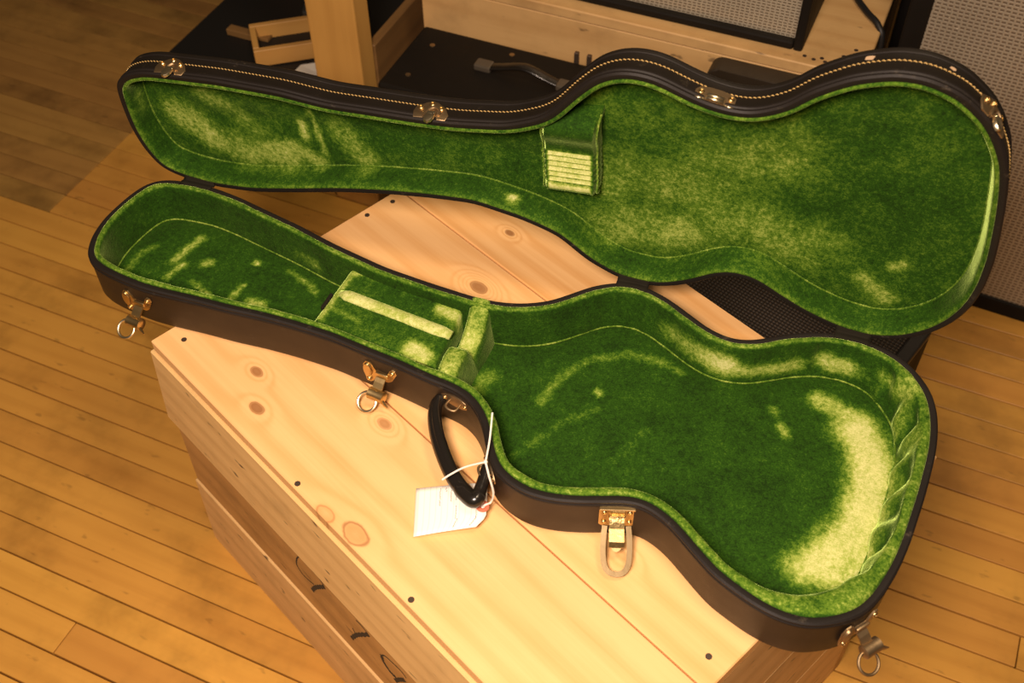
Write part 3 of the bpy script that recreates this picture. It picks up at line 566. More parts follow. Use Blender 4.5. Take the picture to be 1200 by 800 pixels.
cr = mesh('neck_cradle', vs, fs, M_VELVET, case, True); sharp(cr, 60)
bm = bmesh.new(); bm.from_mesh(cr.data); bmesh.ops.recalc_face_normals(bm, faces=bm.faces); bm.to_mesh(cr.data); bm.free(); setnap(cr, nap_)

# lid
DOM = 0.008
lid = loft('lid', [lring(0.004, 0.002), lring(0.0, 0.004), lring(0.0, 0.020), lring(0.0, 0.0345), lring(-0.0012, 0.0365), lring(-0.0012, 0.0395), lring(0.001, 0.0425), lring(0.006, 0.0445), lring(0.018, 0.0475, 2), lring(0.034, 0.050, 5)], M_LIDVINYL, case, cap1=True)
loft('rim_binding', [lring(0.001, 0.0105), lring(-0.0012, 0.009), lring(-0.0014, 0.0065), lring(-0.0002, 0.0050), lring(-0.001, 0.0038), lring(-0.0012, 0.0015), lring(0.0008, -0.0003), lring(0.0045, -0.0005), lring(0.0068, 0.0006), lring(0.008, 0.005)], M_BIND, lid)
LNZ = np.array([nz(i, 16, 7.7) for i in range(N)])
lprof = [(0.0064, 0.0035), (0.0068, 0.0004), (0.0085, -0.0014), (0.0105, -0.0008), (0.0120, 0.0025), (0.0130, 0.009), (0.0138, 0.018), (0.0146, 0.026), (0.0155, 0.0335)]
rings = [lring(d+0.0006*LNZ*(k > 3), t, 1.0) for k, (d, t) in enumerate(lprof)]
ll_ = loft('lid_lining', rings, M_VELVET, case, ang=80)
nv = []
for k, (d, t) in enumerate(lprof):
    C = inset(LD, LN, d); nv.append(naps(np.column_stack([C, np.full(N, t)]), D['LIDMARKS'], 0.30 if 1 <= k <= 3 else (0.16 if k < 5 else 0.07)))
setnap(ll_, np.concatenate(nv))  # rolled edge starts paler than the wall, sheen painted in
LF = inset(LD, LN, 0.0155, 1.0)
def hlid(V, dd):
    return 0.033+DOM*sm(dd, 0, 0.10)+np.array([0.0011*noise.noise(Vector((p[0]*14, p[1]*14, 5)))+0.0004*noise.noise(Vector((p[0]*60, p[1]*60, 2))) for p in V])
lp = pad('lid_panel', LF, 0.0055, hlid, L3, M_VELVET, case, D['LIDMARKS'], 0.13)
tube('seam_cord', [L3(p[0], p[1], 0.0325) for p in LF], 0.0012, M_VELVET, ll_, 6, True)
setnap(ll_.children[0], [0.42]*len(ll_.children[0].data.vertices))
# gold stitches along the side of the lid: one stitched seam
bm = bmesh.new(); cum = np.r_[0, np.cumsum(np.linalg.norm(np.roll(LD, -1, 0)-LD, axis=1))]; tot = cum[-1]; NS = int(tot/0.0046)
LDc = np.vstack([LD, LD[:1]])
for k in range(NS):
    a, b = (k+0.12)*tot/NS, (k+0.88)*tot/NS
    q = [np.array([np.interp(x, cum, LDc[:, j]) for j in (0, 1)]) for x in (a, (a+b)/2, b)]
    dv = q[2]-q[0]; nn = np.array([-dv[1], dv[0]])/np.linalg.norm(dv); nn = nn if nn @ LN[int(np.searchsorted(cum, a)) % N] < 0 else -nn
    tubebm(bm, [L3(*(q[0]+nn*0.0002), 0.0218), L3(*(q[1]+nn*0.0010), 0.0222), L3(*(q[2]+nn*0.0002), 0.0226)], 0.00062, 5)
frombm('stitching', bm, M_THREAD, lid, True)['kind'] = 'stuff'
for tt in (0.0340,):
    tube('piping', [L3(*(LD[i]-LN[i]*0.0002), tt) for i in range(N)], 0.0014, M_BIND, lid, 6, True)

# ribbed pad in the lid
pp = [(0.236,0.036),(0.2345,0.018),(0.229,0.008),(0.220,0.0035),(0.210,0.0045),(0.200,0.009),(0.191,0.0135),(0.183,0.0150),(0.178,0.0150)]
for k in range(6):
    s_ = 0.178-0.0075*k; pp += [(s_-0.0012, 0.0150-0.0007*k), (s_-0.0035, 0.0118-0.0006*k), (s_-0.0062, 0.0150-0.0007*k)]
pp += [(0.130,0.0085),(0.126,0.0078),(0.1215,0.0095),(0.117,0.014),(0.114,0.022),(0.113,0.036)]
vs = []; fs = []; nap_ = []; UU = [0.4975,0.4990,0.5025,0.506,0.515,0.525,0.535,0.545,0.5535,0.5575,0.5605,0.5615]
for j, u in enumerate(UU):
    lift = {0:0.022, 1:0.006, 2:-0.0008, 3:0.0, 8:0.0, 9:-0.0008, 10:0.007, 11:0.022}.get(j, 0.0)
    skew = (u-0.5)*0.10
    for s_, t in pp:
        vs.append(L3(u+0.0012*math.sin(s_*60), s_+skew, min(0.038, t+lift if t < 0.03 else t)))
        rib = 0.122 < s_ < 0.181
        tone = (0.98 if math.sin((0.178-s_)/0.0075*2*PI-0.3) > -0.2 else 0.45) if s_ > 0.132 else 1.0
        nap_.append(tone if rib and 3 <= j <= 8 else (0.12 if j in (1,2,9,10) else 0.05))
n = len(pp)
for j in range(len(UU)-1):
    for k in range(n-1): a = j*n+k; fs.append((a, a+1, a+n+1, a+n))
npd = mesh('ribbed_neck_pad', vs, fs, M_VELVET, case, True); sharp(npd, 60)
bm = bmesh.new(); bm.from_mesh(npd.data); bmesh.ops.recalc_face_normals(bm, faces=bm.faces); bm.to_mesh(npd.data); bm.free(); setnap(npd, nap_)
for uc in (0.4978, 0.5612):
    t_ = tube('edge_cord', [L3(uc+0.0012*math.sin(s_*60), s_+(uc-0.5)*0.10, t+0.004) for s_, t in pp if t < 0.03], 0.0012, M_VELVET, npd, 6)
    setnap(t_, [0.5]*len(t_.data.vertices))

# fabric hinge covers
for u0_, u1_ in ((-0.004, 0.041), (0.596, 0.635), (0.860, 0.901)):
    vs = []; fs = []; k_ = 8
    for i in range(k_+1):
        u = u0_+(u1_-u0_)*i/k_
        ib = np.argmin(np.hypot(TR[:, 0]-u, (TR[:, 1]-0.0)*1.0)+5*(TR[:, 1] > 0.06)); vb = TR[ib, 1]
        il = np.argmin(np.abs(LD[:, 0]-u)+5*(LD[:, 1] > 0.06)); sb = LD[il, 1]
        prf = [T3(u, vb+0.0078, RIM-0.001), T3(u, vb+0.005, RIM+0.0011), T3(u, vb, RIM+0.0012), L3(u, sb+0.0, -0.0016)*0.5+T3(u, vb, RIM+0.0012)*0.5+Vector((0,0,-0.0006)), L3(u, sb+0.002, -0.0014), L3(u, sb+0.0066, -0.0012), L3(u, sb+0.0076, 0.0006)]
        prf2 = [L3(u, sb-0.0022, 0.018), T3(u, vb-0.0022, RIM-0.02)]
        vs += prf
    m_ = len(prf)
    for i in range(k_):
        for k in range(m_-1): a = i*m_+k; fs.append((a, a+1, a+m_+1, a+m_))
    hc = mesh('hinge_cover', vs, fs, M_FABRIC, case, True)
    md = hc.modifiers.new('t', 'SOLIDIFY'); md.thickness = 0.0012; md.offset = 0

# hardware on the walls -------------------------------------------------
def wall_frame(u, z, side='tray', frontside=True):
    C, NN = (TR, TN) if side == 'tray' else (LD, LN)
    mk_ = C[:, 1] > 0.15
    i = int(np.argmin(np.where(mk_, np.abs(C[:, 0]-u), 9)))
    if isinstance(frontside, tuple):
        i = int(np.argmin(np.hypot(C[:, 0]-frontside[0], C[:, 1]-frontside[1])))
    p = C[i]; nn = -NN[i]; tg = np.array([nn[1], -nn[0]])
    if side == 'tray':
        o = T3(p[0], p[1], z); y = Vector((nn[0], -nn[1], 0)); zz = Vector((0, 0, 1))
    else:
        o = L3(p[0], p[1], z); y = L3(*nn, 0)-L3(0, 0, 0); zz = L3(0, 0, 1)-L3(0, 0, 0)
    y.normalize(); zz.normalize(); x = y.cross(zz); x.normalize()
    m = Matrix((x, y, zz)).transposed().to_4x4(); m.translation = o; return m
RX = Matrix.Rotation(PI/2, 4, 'X')      # prism z -> wall normal (-y); flipped below
def wallprism(bm, poly, y0, y1, bev=0.0):
    # polygon in the wall plane (x, z), thickness outwards along y
    prism(bm, [(x, z) for x, z in poly], y0, y1, Matrix(((1,0,0,0),(0,0,1,0),(0,1,0,0),(0,0,0,1))), bev)
def ell(cx, cz, rx, rz, n=18, a0=0, a1=2*PI):
    return [(cx+rx*math.cos(a0+(a1-a0)*k/n), cz+rz*math.sin(a0+(a1-a0)*k/n)) for k in range(n)]
def rivet(bm, x, z, y=0.0012, r=0.003, torus=True):
    wallprism(bm, ell(x, z, r, r, 12), y, y+0.001, 0.0004)
    if torus: tubebm(bm, [(a, y+0.0012, b) for a, b in ell(x, z, r*0.8, r*0.8, 12)], r*0.28, 5, True)

def rivet_mesh(r):
    bm = bmesh.new(); rivet(bm, 0, 0, 0, r)
    me = bpy.data.meshes.new('rivet'); bmesh.ops.recalc_face_normals(bm, faces=bm.faces); bm.to_mesh(me); bm.free(); me.materials.append(M_BRASS)
    me.polygons.foreach_set('use_smooth', [True]*len(me.polygons)); me.set_sharp_from_angle(angle=math.radians(40)); return me
RV = rivet_mesh(0.0027)
def rivets(parent, spots, y=0.0016):
    for x, z in spots:
        o = bpy.data.objects.new('rivet', RV); COL.objects.link(o); o.parent = parent; o.location = (x, y, z)
def latch_meshes():
    out = {}
    bm = bmesh.new()
    wing = [(-0.020,0.010),(-0.0185,0.0145),(-0.015,0.015),(-0.0115,0.011),(-0.009,0.004),(0.004,0.004),(0.006,0.010),(0.0095,0.014),(0.0145,0.0135),(0.018,0.008),(0.0185,-0.004),(0.0165,-0.013),(0.012,-0.0165),(0.008,-0.013),(0.005,-0.007),(-0.009,-0.007),(-0.0135,-0.003)]
    wallprism(bm, wing, 0.0, 0.0016, 0.0006)
    wallprism(bm, ell(0.0125, 0.003, 0.0048, 0.0095, 18), 0.0016, 0.0042, 0.0014)
    out['plate'] = (bm, M_BRASS)
    bm = bmesh.new()
    boxbm(bm, -0.0105, 0.0035, 0.0016, 0.0045, -0.0012, 0.0058, 0.0012, 2)
    sect = [(0.0035, 0.0), (0.008, -0.003), (0.0125, -0.0075), (0.0155, -0.0105)]
    for (y0, z0), (y1, z1) in zip(sect[:-1], sect[1:]):
        vs = [bm.verts.new(p) for p in ((-0.008,y0,z0),(0.0025,y0,z0),(0.0025,y1,z1),(-0.008,y1,z1),(-0.008,y0-0.0008,z0-0.0016),(0.0025,y0-0.0008,z0-0.0016),(0.0025,y1-0.0008,z1-0.0016),(-0.008,y1-0.0008,z1-0.0016))]
        for f in ((0,1,2,3),(7,6,5,4),(0,4,5,1),(1,5,6,2),(2,6,7,3),(3,7,4,0)): bm.faces.new([vs[i] for i in f])
    tubebm(bm, [(-0.0135, 0.0165, -0.0115), (-0.0125, 0.0165, -0.0115), (-0.004, 0.0165, -0.0115), (0.0035, 0.0165, -0.0115), (0.0045, 0.0165, -0.0115)], [0.0045, 0.0064, 0.0058, 0.0062, 0.0045], 16)
    tubebm(bm, [(-0.010, 0.0185, -0.013), (-0.016, 0.0215, -0.0155), (-0.0195, 0.023, -0.016)], [0.0035, 0.0028, 0.0008], 8, False, 0.5)
    out['lever'] = (bm, M_BRASS)
    bm = bmesh.new()
    tubebm(bm, [(x+0.003, 0.0165-z*0.62, -0.0125+z*0.46) for x, z in [(0.0095*math.cos(a), -0.0115+0.0125*math.sin(a)) for a in [2*PI*k/28 for k in range(28)]]], 0.0014, 8, True)
    out['ring'] = (bm, M_CHROME)
    res = {}
    for k, (bm, m) in out.items():
        me = bpy.data.meshes.new(k); bmesh.ops.recalc_face_normals(bm, faces=bm.faces); bm.to_mesh(me); bm.free(); me.materials.append(m)
        me.polygons.foreach_set('use_smooth', [True]*len(me.polygons)); me.set_sharp_from_angle(angle=math.radians(40)); res[k] = me
    return res
LM = latch_meshes()
def put(name, me, parent, m=None):
    o = bpy.data.objects.new(name, me); COL.objects.link(o); o.parent = parent
    if m is not None: o.matrix_local = m
    return o
LATCH = [(0.029, 0.032, True, 0.0), (0.366, 0.034, True, 0.0), (0.0, 0.033, (0.943, 0.358), 0.0)]
for u, z, fs_, rot in LATCH:
    m = wall_frame(u, z, 'tray', fs_) @ Matrix.Scale(1.22, 4)
    a = put('draw_latch', LM['plate'], case, m)
    rivets(a, ((-0.0155, 0.0105), (0.0125, -0.0105))); put('lever', LM['lever'], a); put('ring', LM['ring'], a)
a['label'] = 'tarnished bronze draw latch'
for o in [a] + list(a.children):
    if not o.name.startswith('rivet'):
        o.data = o.data.copy(); o.data.materials[0] = M_BRONZE
# centre lock
m = wall_frame(0.682, 0.036)
bm = bmesh.new()
wallprism(bm, [(-0.019,0.021),(0.019,0.021),(0.019,-0.011),(0.016,-0.014),(-0.016,-0.014),(-0.019,-0.011)], 0.0, 0.0018, 0.0005)
boxbm(bm, -0.019, 0.019, 0.0, 0.0055, 0.0195, 0.0222, 0.0006)
lk = frombm('lock_plate', bm, M_BRASS, case); lk.matrix_local = m
rivets(lk, [(x, z) for x in (-0.0135, 0.0135) for z in (0.012, -0.006)], 0.0017)
bm = bmesh.new()
boxbm(bm, -0.0085, 0.0085, 0.0018, 0.005, 0.001, 0.0185, 0.0008)
boxbm(bm, -0.0088, 0.0088, 0.004, 0.0075, 0.0095, 0.0118, 0.0008)
sect = [(0.004, 0.008), (0.009, 0.004), (0.014, -0.001), (0.027, -0.006), (0.0305, -0.0105)]
for (y0, z0), (y1, z1) in zip(sect[:-1], sect[1:]):
    vs = [bm.verts.new(p) for p in ((-0.008,y0,z0),(0.008,y0,z0),(0.008,y1,z1),(-0.008,y1,z1),(-0.008,y0-0.001,z0-0.003),(0.008,y0-0.001,z0-0.003),(0.008,y1-0.001,z1-0.003),(-0.008,y1-0.001,z1-0.003))]
    for f in ((0,1,2,3),(7,6,5,4),(0,4,5,1),(1,5,6,2),(2,6,7,3),(3,7,4,0)): bm.faces.new([vs[i] for i in f])
frombm('hasp', bm, M_HASP, lk)
bm = bmesh.new(); cyl(bm, (0,0,0), 0.0052, 0.003, 14, Matrix.Translation((0, 0.0265, -0.0155)) @ Matrix.Rotation(-0.7, 4, 'X'))
frombm('lock_cylinder', bm, M_BRASS, lk)
lp_ = [(-0.0125, 0.010, -0.0040), (-0.0135, 0.016, -0.010)]
path = [(-0.0125, 0.009, -0.003), (-0.0138, 0.022, -0.011), (-0.0138, 0.036, -0.0185), (-0.0118, 0.046, -0.0235), (-0.007, 0.0515, -0.0262), (0, 0.053, -0.027), (0.007, 0.0515, -0.0262), (0.0118, 0.046, -0.0235), (0.0138, 0.036, -0.0185), (0.0138, 0.022, -0.011), (0.0125, 0.009, -0.003)]
bm = bmesh.new(); cp_ = catmull(path, 6); rows = []
for i, p in enumerate(cp_):
    tg = (cp_[min(i+1, len(cp_)-1)]-cp_[max(i-1, 0)]).normalized(); nn = Vector((0, 0.45, 0.89)); sd = tg.cross(nn).normalized()
    rows.append([bm.verts.new(p+sd*a+nn*b) for a, b in ((-0.0029, -0.0007), (0.0029, -0.0007), (0.0029, 0.0007), (-0.0029, 0.0007))])
for A, B in zip(rows[:-1], rows[1:]):
    for k in range(4): bm.faces.new((A[k], A[(k+1) % 4], B[(k+1) % 4], B[k]))
bm.faces.new(rows[0]); bm.faces.new(rows[-1][::-1])
sharp(frombm('loop', bm, M_LOOP, lk, True), 60)

# catches on the lid
def catch_meshes():
    bm = bmesh.new()
    wallprism(bm, [(-0.0165,-0.011),(-0.0175,-0.004),(-0.012,0.004),(-0.003,0.0105),(0.003,0.012),(0.008,0.0095),(0.0165,0.004),(0.0175,-0.003),(0.0150,-0.0105),(0.006,-0.010),(0.0045,-0.007),(-0.007,-0.007),(-0.008,-0.011)], 0.0, 0.0016, 0.0006)
    tubebm(bm, catmull([(0.0045,0.002,-0.0085),(0.0035,0.0022,-0.001),(-0.001,0.0024,0.0035),(-0.007,0.0022,0.001),(-0.0085,0.002,-0.006)], 4), 0.0016, 6)
    h = bmesh.new()
    boxbm(h, -0.006, 0.0025, 0.0014, 0.0055, -0.0085, -0.0040, 0.0008)
    wallprism(h, [(-0.0062,-0.0075),(0.0028,-0.0085),(0.0030,-0.0135),(0.0012,-0.0172),(-0.0022,-0.0185),(-0.0052,-0.0165),(-0.0064,-0.0125)], 0.0030, 0.0062, 0.0012)
    res = {}
    for k, b, mm in (('plate', bm, M_BRONZE), ('hook', h, M_CHROME)):
        me = bpy.data.meshes.new(k); bmesh.ops.recalc_face_normals(b, faces=b.faces); b.to_mesh(me); b.free(); me.materials.append(mm)
        me.polygons.foreach_set('use_smooth', [True]*len(me.polygons)); me.set_sharp_from_angle(angle=math.radians(40)); res[k] = me
    return res
CM = catch_meshes()
for u, t, fs_ in ((0.030, 0.0150, True), (0.365, 0.0150, True), (0, 0.0150, (0.940, 0.352))):
    a = put('lid_catch', CM['plate'], case, wall_frame(u, t, 'lid', fs_) @ Matrix.Scale(1.25, 4))
    rivets(a, ((-0.0085, 0.0025), (0.002, 0.0075), (0.0115, 0.0020))); put('hook', CM['hook'], a)
bm = bmesh.new()
wallprism(bm, [(-0.019,-0.008),(-0.019,0.003),(-0.014,0.0075),(-0.004,0.0085),(0.006,0.0085),(0.015,0.006),(0.019,0.001),(0.019,-0.008),(0.0095,-0.0085),(-0.0085,-0.0085)], 0.0, 0.0016, 0.0006)
lkp = frombm('lid_strike_plate', bm, M_BRONZE, case); lkp.matrix_local = wall_frame(0.679, 0.0135, 'lid') @ Matrix.Scale(1.15, 4)
rivets(lkp, ((-0.0135, 0.001), (0.0135, -0.001)))
bm = bmesh.new()
for z in (-0.0075, -0.0035): tubebm(bm, [(-0.0075, 0.0035, z), (0.0075, 0.0035, z)], 0.0016, 8)
boxbm(bm, -0.0085, 0.0085, 0.0014, 0.0034, -0.0085, -0.002, 0.0006)
for x0, x1 in ((-0.018, -0.0095), (0.0095, 0.018)): tubebm(bm, [(x0, 0.0016, -0.0085), (x1, 0.0016, -0.0085)], 0.0011, 6)
frombm('staple', bm, M_CHROME, lkp, True)

# worn bare spots on the side of the lid
for (u, s_), rx in zip(D['WORN'], (0.0045, 0.003)):
    m = wall_frame(0, 0.029, 'lid', (u, s_)); bm = bmesh.new()
    wallprism(bm, [(rx*(1+0.3*math.sin(3*k+u*50))*math.cos(2*PI*k/9), 0.8*rx*(1+0.3*math.cos(5*k))*math.sin(2*PI*k/9)) for k in range(9)], -0.0004, 0.0004)
    frombm('bare_spot', bm, M_BARE, lid).matrix_local = m
# carrying handle
hp = D['HANDLE']; zh = [0.040, 0.039, 0.036, 0.033, 0.031, 0.030, 0.031, 0.033, 0.036, 0.042]
pts = catmull([T3(u, v, z) for (u, v), z in zip(hp, zh)], 6)
rad = []
for i in range(len(pts)):
    f = i/(len(pts)-1); rad.append(0.0066+0.0022*math.sin(PI*min(1, max(0, f*1.02)))+ (0.0012 if 0.62 < f < 0.86 else 0))
hd = tube('handle', pts, rad, M_PLASTIC, case, 14)
bm = bmesh.new()
gp = catmull([T3(hp[i][0]*1.0+0.004*0, hp[i][1]-0.0035, zh[i]+0.005) for i in range(1, 7)], 6)
tubebm(bm, gp, [0.0040+0.0022*math.sin(PI*i/(len(gp)-1)) for i in range(len(gp))], 10)
g_ = sharp(frombm('grip_core', bm, M_PLASTIC, hd, True), 60)
for (fu, fv), z in (((0.466, 0.228), 0.046), ((0.5335, 0.300), 0.044)):
    m = wall_frame(0, z, 'tray', (fu, fv))
    bm = bmesh.new()
    wallprism(bm, ell(0, 0, 0.020, 0.0085, 24), 0.0, 0.0018, 0.0006)
    mp = frombm('handle_mount', bm, M_BRONZE, case, True); mp.matrix_local = m; sharp(mp, 40)
    rivets(mp, ((-0.014, 0), (0.014, 0)), 0.0017)
    bm = bmesh.new(); tubebm(bm, catmull([(-0.007,0.001,-0.001),(-0.007,0.011,-0.001),(0,0.0135,-0.001),(0.007,0.011,-0.001),(0.007,0.001,-0.001)], 4), 0.0015, 8)
    frombm('staple', bm, M_BRONZE, mp, True)

# ------------------------------------------------------------------ tag tied to the handle
t0 = Vector((D['TAG'][0][0], -D['TAG'][0][1], 0))
cm = case.matrix_basis
tag = thing('price_tag', 'white ruled paper tag with red reinforced hole tied by string to the case handle', 'tag', case.matrix_basis @ Vector((D['TAG'][1][0], -D['TAG'][1][1], 0.002)), math.radians(D['AZ']['case']))
org = Vector((D['TAG'][1][0], -D['TAG'][1][1], 0.002))
q = [Vector((p[0], -p[1], 0)) for p in D['TAG']]
zc = [0.004, 0.003, 0.012, 0.016, 0.020]
q = [Vector((a.x, a.y, z+0.001))-org for a, z in zip(q, zc)]
def card_pt(a, b):       # a along the length 0..1 (towards the handle), b across 0..1
    p = q[0].lerp(q[4]+Vector((0,0,0)), a).lerp(q[1].lerp(q[2]+(q[3]-q[2])*0.5, a), b); return p
t = NT('ruled_card'); s = t.sep(t.n('ShaderNodeTexCoord').outputs['UV'])
ln = t.math('SUBTRACT', 1.0, t.smooth(t.math('ABSOLUTE', t.math('SUBTRACT', t.math('FRACT', t.math('MULTIPLY', s[0], 12.0)), 0.5)), 0.03, 0.09))
M_CARD = t.done(t.mix(t.math('MULTIPLY', ln, 0.55), (0.90, 0.86, 0.76), (0.70, 0.58, 0.50)), 0.85)
bm = bmesh.new(); uvl = bm.loops.layers.uv.new('UVMap'); NAa, NBb = 14, 10; gv = []; uvd = {}
for i in range(NAa+1):
    rowv = []
    for j in range(NBb+1):
        a, b = i/NAa, j/NBb
        hi = q[4].lerp(q[3], min(1, b/0.74)) if b < 0.74 else q[3].lerp(q[2], (b-0.74)/0.26)
        lo = q[0].lerp(q[1], b); p = lo.lerp(hi, a); p.z += 0.0025*math.sin(a*PI)*0.3
        v = bm.verts.new(p); uvd[v] = (a, b); rowv.append(v)
    gv.append(rowv)
for i in range(NAa):
    for j in range(NBb):
        f = bm.faces.new((gv[i][j], gv[i+1][j], gv[i+1][j+1], gv[i][j+1]))
        for l in f.loops: l[uvl].uv = uvd[l.vert]
card = frombm('card', bm, M_CARD, tag, True); md = card.modifiers.new('t', 'SOLIDIFY'); md.thickness = 0.0005
def on_card(a, b, dz=0.0006):
    hi = q[4].lerp(q[3], min(1, b/0.74)) if b < 0.74 else q[3].lerp(q[2], (b-0.74)/0.26)
    p = q[0].lerp(q[1], b).lerp(hi, a); p.z += 0.0025*math.sin(a*PI)*0.3+dz; return p
bm = bmesh.new(); rr = random.Random(5)
for a, b0, b1 in ((0.345, 0.05, 0.42), (0.43, 0.05, 0.14), (0.50, 0.05, 0.36), (0.57, 0.12, 0.34), (0.575, 0.45, 0.72), (0.60, 0.72, 0.9), (0.86, 0.52, 0.92)):
    b = b0
    while b < b1:
        ln_ = rr.uniform(0.02, 0.05); pts = [on_card(a+rr.uniform(-.008, .008), b+ln_*k/4) for k in range(5)]
        tubebm(bm, pts, 0.00036, 4); b += ln_+rr.uniform(0.004, 0.014)
hw = frombm('handwriting', bm, M_INK, tag); hw['kind'] = 'stuff'
hc_ = Vector((0.5375, -0.3325, 0))-org; hc_.z = on_card(0.95, 0.6).z+0.0012
bm = bmesh.new(); tubebm(bm, [hc_+Vector((0.0050*math.cos(2*PI*k/20), 0.0050*math.sin(2*PI*k/20), 0)) for k in range(20)], 0.0026, 8, True, 1.0)
for v in bm.verts: v.co.z = hc_.z+(v.co.z-hc_.z)*0.25
ring_o = frombm('reinforcement_ring', bm, M_RED, tag, True)
Sg = D['STRING']; zs = [0.088, 0.08, 0.074, 0.06, 0.052, 0.045, 0.066, 0.042, 0.022, 0.014]
sp = [T3(p[0], p[1], z)-org for p, z in zip(Sg, zs)]
tube('string', sp[:3], 0.0011, M_STRING, tag, 6, False, 6)
tube('string', sp[2:6], 0.0011, M_STRING, tag, 6, False, 6)
tube('string', [sp[2], sp[6], sp[7], sp[8], (sp[8]+hc_)/2+Vector((0,-0.002,0.002)), hc_+Vector((0,0,0.001))], 0.0012, M_STRING, tag, 6, False, 6)
bm = bmesh.new(); bmesh.ops.create_icosphere(bm, subdivisions=2, radius=0.0024, matrix=Matrix.Translation(sp[2])); frombm('knot', bm, M_STRING, tag, True)

# ------------------------------------------------------------------ things behind
BAZ = math.radians(-24)
def bw(a, b, z=0.0): return Vector((a*math.cos(BAZ)-b*math.sin(BAZ), a*math.sin(BAZ)+b*math.cos(BAZ), z))
# small black amplifier with a strap handle on top
amp = thing('amplifier', 'small black vinyl amplifier with a strap handle on top beside the table post', 'amplifier', bw(-0.886, 1.417), BAZ)
box('cabinet', 0, 0.43, 0, 0.193, 0.0, 0.40, M_AMPVINYL, amp, 0.006, 2, origin=False)
for x, y in ((0.042, 0.139), (0.041, 0.042), (0.188, 0.168), (0.39, 0.139), (0.39, 0.042)):
    bm = bmesh.new(); cyl(bm, (x, y, 0.3998), 0.0048, 0.0016, 14); frombm('screw', bm, M_BRONZE, amp)
hx0, hx1, hy = 0.158, 0.315, 0.112
for x in (hx0, hx1):
    bm = bmesh.new(); boxbm(bm, x-0.016, x+0.016, hy-0.012, hy+0.012, 0.3995, 0.412, 0.003, 2); hcap = frombm('handle_cap', bm, M_CAPGREY, amp)
bm = bmesh.new(); hpth = catmull([(hx0+0.012, hy, 0.407), (hx0+0.035, hy, 0.413), (0.2365, hy, 0.424), (hx1-0.035, hy, 0.413), (hx1-0.012, hy, 0.407)], 6)
tubebm(bm, hpth, 0.011, 10, False, 1.0)
for v in bm.verts:
    zc_ = float(np.interp(v.co.x, [p.x for p in hpth], [p.z for p in hpth])); v.co.z = zc_+(v.co.z-zc_)*0.32
strap = frombm('handle_strap', bm, M_PLASTIC, amp, True)

# second pine crate
cr2 = thing('wooden_crate', 'pale pine crate at the back with an amplifier standing on it', 'crate', bw(-0.893, 1.6165), BAZ)
Wc, Dc, Hc = 0.800, 0.52, 0.500
box('top_board', -0.002, Wc+0.002, 0.0, Dc, Hc-0.02, Hc, M_PINE2, cr2, 0.002)
bm = bmesh.new(); boxbm(bm, 0, Wc, 0, 0.02, 0, 0.239, 0.0015)
for z0, z1 in ((0.0, 0.2395), (0.2405, 0.479)):
    t_ = plank_poly('front_board', [(0, z0), (Wc, z0), (Wc, z1), (0, z1)], 0.001, 0.02, M_PINE2, cr2)
    plank_poly('back_board', [(0, z0), (Wc, z0), (Wc, z1), (0, z1)], Dc-0.02, Dc, M_PINE2, cr2)
bm.free()
for x in (0.02, Wc):
    bm = bmesh.new(); boxbm(bm, 0, Dc-0.042, 0, 0.02, 0, 0.479, 0.0015); o = frombm('end_board', bm, M_PINE2, cr2); o.location = (x, 0.021, 0); o.rotation_euler = (0, 0, PI/2)
for x in (0.309, 0.333):
    box('steel_clip', x-0.004, x+0.004, -0.006, 0.002, 0.37, 0.418, M_NAIL, cr2, 0.001, origin=False)
for x, y in ((0.70, 0.022), (0.716, 0.018), (0.728, 0.026), (0.735, 0.018), (0.775, 0.07), (0.76, 0.045)):
    o = bpy.data.objects.new('nail', nm); COL.objects.link(o); o.parent = cr2; o.location = (x, y, Hc-0.0002)

# amplifier with silver cloth on that crate
M_SILVER = grille('silver_cloth', 0.0082, 0.0052, (0.60, 0.53, 0.40), (0.16, 0.115, 0.07))
M_SILVER2 = grille('silver_grey_cloth', 0.0094, 0.0066, (0.47, 0.41, 0.31), (0.17, 0.125, 0.085))
def combo(name, label, loc, rz, W, Dp, Hh, fr, cloth, group=None, setback=0.02):
    r = thing(name, label, 'amplifier', loc, rz, group)
    bm = bmesh.new()
    boxbm(bm, 0, W, setback, Dp, 0, Hh, 0.005, 2); frombm('cabinet', bm, M_AMPVINYL, r)
    bm = bmesh.new()
    boxbm(bm, 0, fr, 0, setback+0.002, 0, Hh, 0.004, 2); boxbm(bm, W-fr, W, 0, setback+0.002, 0, Hh, 0.004, 2)
    boxbm(bm, fr, W-fr, 0, setback+0.002, 0, fr, 0.004, 2); boxbm(bm, fr, W-fr, 0, setback+0.002, Hh-fr, Hh, 0.004, 2)
    frombm('front_frame', bm, M_AMPVINYL, r)
    bm = bmesh.new(); boxbm(bm, fr-0.002, W-fr+0.002, setback-0.007, setback+0.001, fr-0.002, Hh-fr+0.002, 0.002)
    g = frombm('grille_cloth', bm, cloth, r)
    return r
combo('amplifier', 'black framed amplifier with silver grille cloth standing on the back pine crate', bw(-0.815, 1.645, Hc), BAZ, 0.615, 0.23, 0.45, 0.016, M_SILVER)
